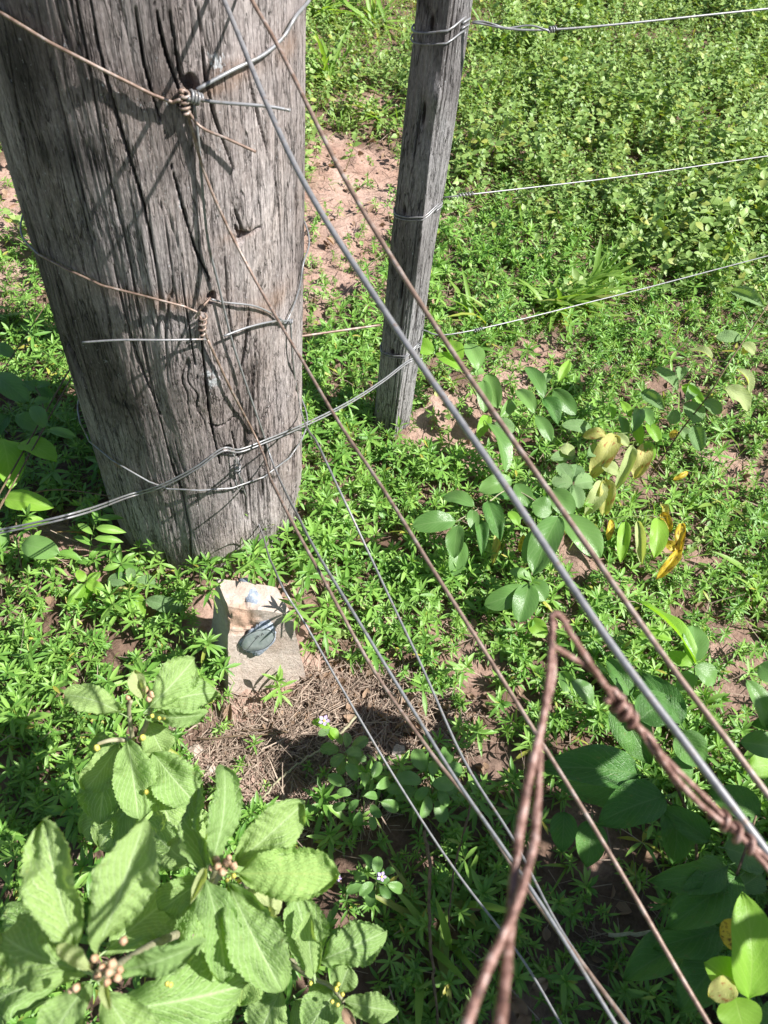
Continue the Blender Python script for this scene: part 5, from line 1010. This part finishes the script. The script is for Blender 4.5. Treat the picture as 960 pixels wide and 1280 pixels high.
tuft(470, 30, 30, .24, 'bright grass tuft left of the stake at the top edge'); tuft(395, 20, 30, .22, 'grass tuft at the top edge beside the thick post'); tuft(475, 145, 18, .14, 'half-dry grass tuft on the bare soil left of the stake')
tuft(615, 60, 34, .2, 'light green grass tuft right of the stake near the top'); tuft(600, 130, 26, .18, 'grass tuft right of the middle of the stake'); tuft(640, 12, 28, .22, 'grass tuft at the top edge right of the stake'); tuft(600, 395, 16, .16, 'flattened grass tuft beneath the lowest right-hand wire near the stake', bias=-2.8)
tuft(560, 1160, 24, .14, 'shaded grass tuft at the bottom behind the wire loop'); tuft(900, 640, 14, .1, 'thin grass tuft at the right edge'); tuft(955, 740, 16, .12, 'small grass tuft low on the right edge')
n = 12000; x = rng.uniform(-1.2, 2.8, n); y = rng.uniform(.1, 4.8, n); gz_ = np.exp(-(((x + .3) / .55) ** 2 + ((y - 3.4) / 1.2) ** 2)) + .5 * np.exp(-(((x - .3) / .3) ** 2 + ((y - 3.0) / 1.0) ** 2))
k = (rng.uniform(0, 1, n) < .09 + .7 * gz_ + .16 * sstep(.2, .5, x)) & (bare(x, y) < .35) & ~inside_post(x, y, .02) & ~in_marker(x, y); x, y = x[k], y[k]; n = len(x); REP = 4
X = np.repeat(x, REP) + rng.normal(0, .012, n * REP); Y = np.repeat(y, REP) + rng.normal(0, .012, n * REP); n = len(X)
v, f, u, t = blades(np.stack([X, Y, H(X, Y)], -1), rng.uniform(0, 6.28, n), rng.uniform(.3, 1.4, n), rng.uniform(.03, .12, n), rng.uniform(.0018, .0050, n), rng.uniform(.05, .6, n), gtint(n))
tag(link('loose_grass', mesh('loose_grass', v, f, M['grass'], uv=u, tint=t)), 'loose thin grass blades growing among the weeds', 'grass', kind='stuff')

# ------------------------------------------------------------------ litter
n = 5200; r = np.random.default_rng(77); th_ = r.uniform(0, 6.28, n); q = r.uniform(0, 1, n) ** .5
c0 = G(470, 900)[:2]; c1 = G(375, 965)[:2]; c2_ = G(330, 900)[:2]; pick = r.integers(0, 6, n); cc = np.where((pick < 3)[:, None], c0, np.where((pick < 5)[:, None], c1, c2_)); x = cc[:, 0] + q * np.cos(th_) * .17; y = cc[:, 1] + q * np.sin(th_) * .10
k = (~in_marker(x, y)); x, y = x[k], y[k]; n = len(x)
az_ = r.uniform(0, 6.28, n); up_ = r.normal(.05, .16, n); z = Hfine(x, y) + r.uniform(.001, .016, n)
D = np.stack([np.cos(az_) * np.cos(up_), np.sin(az_) * np.cos(up_), np.sin(up_)], -1); Nn = np.stack([-np.cos(az_) * np.sin(up_), -np.sin(az_) * np.sin(up_), np.cos(up_)], -1) + r.normal(0, .4, (n, 3))
lst = [lance_batch(np.stack([x, y, z], -1), D, Nn, r.uniform(.008, .03, n) * r.choice([.6, 1, 1, 2.2], n), r.uniform(.0007, .0024, n), r.normal(0, .12, n), np.stack([r.uniform(0, 1, n), np.zeros(n), np.zeros(n)], -1), prof=((0, .8), (.5, 1), (1, .5)), fold=.5)]
n = 6000; x = r.uniform(-1.2, 1.7, n); y = r.uniform(.05, 2.6, n); k = ~inside_post(x, y) & ~in_marker(x, y); x, y = x[k], y[k]; n = len(x); az_ = r.uniform(0, 6.28, n)
D = np.stack([np.cos(az_), np.sin(az_), r.normal(.05, .15, n)], -1); Nn = np.tile([0, 0, 1.0], (n, 1)) + r.normal(0, .4, (n, 3))
lst.append(lance_batch(np.stack([x, y, Hfine(x, y) + r.uniform(.001, .02, n)], -1), D, Nn, r.uniform(.015, .06, n), r.uniform(.0008, .0022, n), r.normal(0, .15, n), np.stack([r.uniform(0, 1, n), np.zeros(n), np.zeros(n)], -1), prof=((0, .8), (.5, 1), (1, .5)), fold=.5))
n = 700; x = r.uniform(-1.3, 2.2, n); y = r.uniform(.0, 3.6, n); k = ~inside_post(x, y, .03) & ~in_marker(x, y); x, y = x[k], y[k]; n = len(x); az_ = r.uniform(0, 6.28, n); up_ = r.uniform(.02, .9, n)
D = np.stack([np.cos(az_) * np.cos(up_), np.sin(az_) * np.cos(up_), np.sin(up_)], -1); Nn = np.tile([0, 0, 1.0], (n, 1)) + r.normal(0, .5, (n, 3))
lst.append(lance_batch(np.stack([x, y, H(x, y) + r.uniform(.0, .03, n)], -1), D, Nn, r.uniform(.05, .15, n), r.uniform(.0012, .0024, n), r.uniform(0, .5, n), np.stack([r.uniform(0, 1, n), np.zeros(n), np.zeros(n)], -1), prof=((0, 1), (.3, .9), (.6, .8), (1, .4)), fold=.6))
v, f, u, t = merge(lst); tag(link('dead_straw', mesh('dead_straw', v, f, M['straw'], uv=u, tint=t)), 'matted dead straw and stalks on the soil below the marker', 'straw', kind='stuff')
n = 2600; x = r.uniform(-1.2, 1.8, n); y = r.uniform(.05, 3, n); x[:260] = r.normal(c0[0], .09, 260); y[:260] = r.normal(c0[1], .05, 260); k = ~inside_post(x, y) & ~in_marker(x, y); x, y = x[k], y[k]; n = len(x); az_ = r.uniform(0, 6.28, n)
D = np.stack([np.cos(az_), np.sin(az_), r.normal(.1, .2, n)], -1); Nn = np.tile([0, 0, 1.0], (n, 1)) + r.normal(0, .5, (n, 3)); Ln = r.uniform(.008, .028, n)
v, f, u, t = lance_batch(np.stack([x, y, Hfine(x, y) + .004], -1), D, Nn, Ln, Ln * r.uniform(.4, .8, n), r.normal(0, .3, n), np.stack([r.uniform(0, 1, n), np.zeros(n), np.zeros(n)], -1), fold=.5)
tag(link('leaf_litter', mesh('leaf_litter', v, f, M['dry'], uv=u, tint=t)), 'small dry brown leaves scattered on the soil', 'leaf litter', kind='stuff')
def stick(pts, r0, mat, label, cat='twig'):
    c = curve([GH(*p) for p in pts], 8); s = np.arange(len(c)) * .7; c = c + .0018 * np.stack([noise(s, s * 0 + i, s=130 + i) for i in range(3)], -1)
    v, f = tubegeo(c, np.linspace(r0, r0 * .6, len(c)) * (1 + .15 * noise(s * 2, s * 0, s=140)), 8); tag(link('twig', mesh('twig', v, f, M[mat])), label, cat)
stick([(530, 1040, .09), (538, 1090, .09), (537, 1150, .08), (542, 1220, .06), (550, 1300, .03)], .0028, 'brownstem', 'upright dark twig in the shade left of the wire loop')
stick([(590, 1000, .08), (575, 1060, .08), (565, 1110, .06), (560, 1170, .03)], .0018, 'brownstem', 'thin dark twig behind the lowest wire in the shade')
stick([(444, 897, .02), (425, 917, .025), (398, 938, .02), (372, 955, .015)], .0026, 'palestem', 'pale bent twig lying on the straw')
stick([(372, 955, .015), (352, 972, .012), (335, 990, .01), (322, 1004, .008)], .002, 'palestem', 'pale forked twig continuing to the lower left of the straw')
stick([(300, 912, .012), (360, 915, .02), (245, 925, .02)][::-1], .0014, 'brownstem', 'dark twig lying across the straw left of the mauve flower')
stick([(36, 715, .01), (90, 700, .03), (140, 690, .04), (185, 688, .03)], .0016, 'brownstem', 'dry twig on the soil left of the thick post')
stick([(20, 650, .08), (24, 690, .06), (36, 745, .02)], .0016, 'brownstem', 'dry reddish stalk hanging at the left edge')
stick([(760, 1170, .05), (830, 1165, .06), (900, 1160, .06)], .003, 'palestem', 'pale stick lying in the shade under the dark leaves')
def stone(px, py, rp, label):
    c = G(px, py, .008); r0 = rp * depth(c) / FPX; v, f = ballgeo(c, r0, jit=.35, sz=.6); tag(link('stone', mesh('stone', v, f, M['concrete'], smooth=False, attrs={'chip': np.zeros(len(v))})), label, 'stone')
stone(243, 940, 10, 'small pinkish stone beside the downy shrub'); stone(262, 1148 - 185, 6, 'pebble just below the pinkish stone'); stone(498, 940, 9, 'pale pebble in the middle of the straw')
for i, (px, py, s_) in enumerate([(640, 1250, 26), (665, 1235, 22), (655, 1265, 24), (740, 1058, 22), (600, 1130, 16), (655, 1090, 14), (700, 1215, 18), (570, 745, 14), (640, 790, 16)]):
    p = G(px, py, .02); a = random.uniform(0, 6.28); ln = s_ * depth(p) / FPX; q = p + ln * np.array([math.cos(a), math.sin(a), .2]); o = leafobj(None, 'dr', p, q, ln * .7); o.name = 'fallen_leaf'; tag(o, ['curled dry leaf at the bottom edge, left of two others', 'dry brown leaf uppermost of the three at the bottom edge', 'crumpled dry leaf lowest at the bottom edge', 'dry leaf in the shade under the large dark leaves', 'dry scrap of leaf behind the wire loop', 'tiny dry leaf touching the wires by the loop', 'dry leaf under the silver wires near the bottom', 'dry leaf between the brown wire and the sapling', 'dry leaf just above the tip of the wire loop'][i], 'dry leaf')
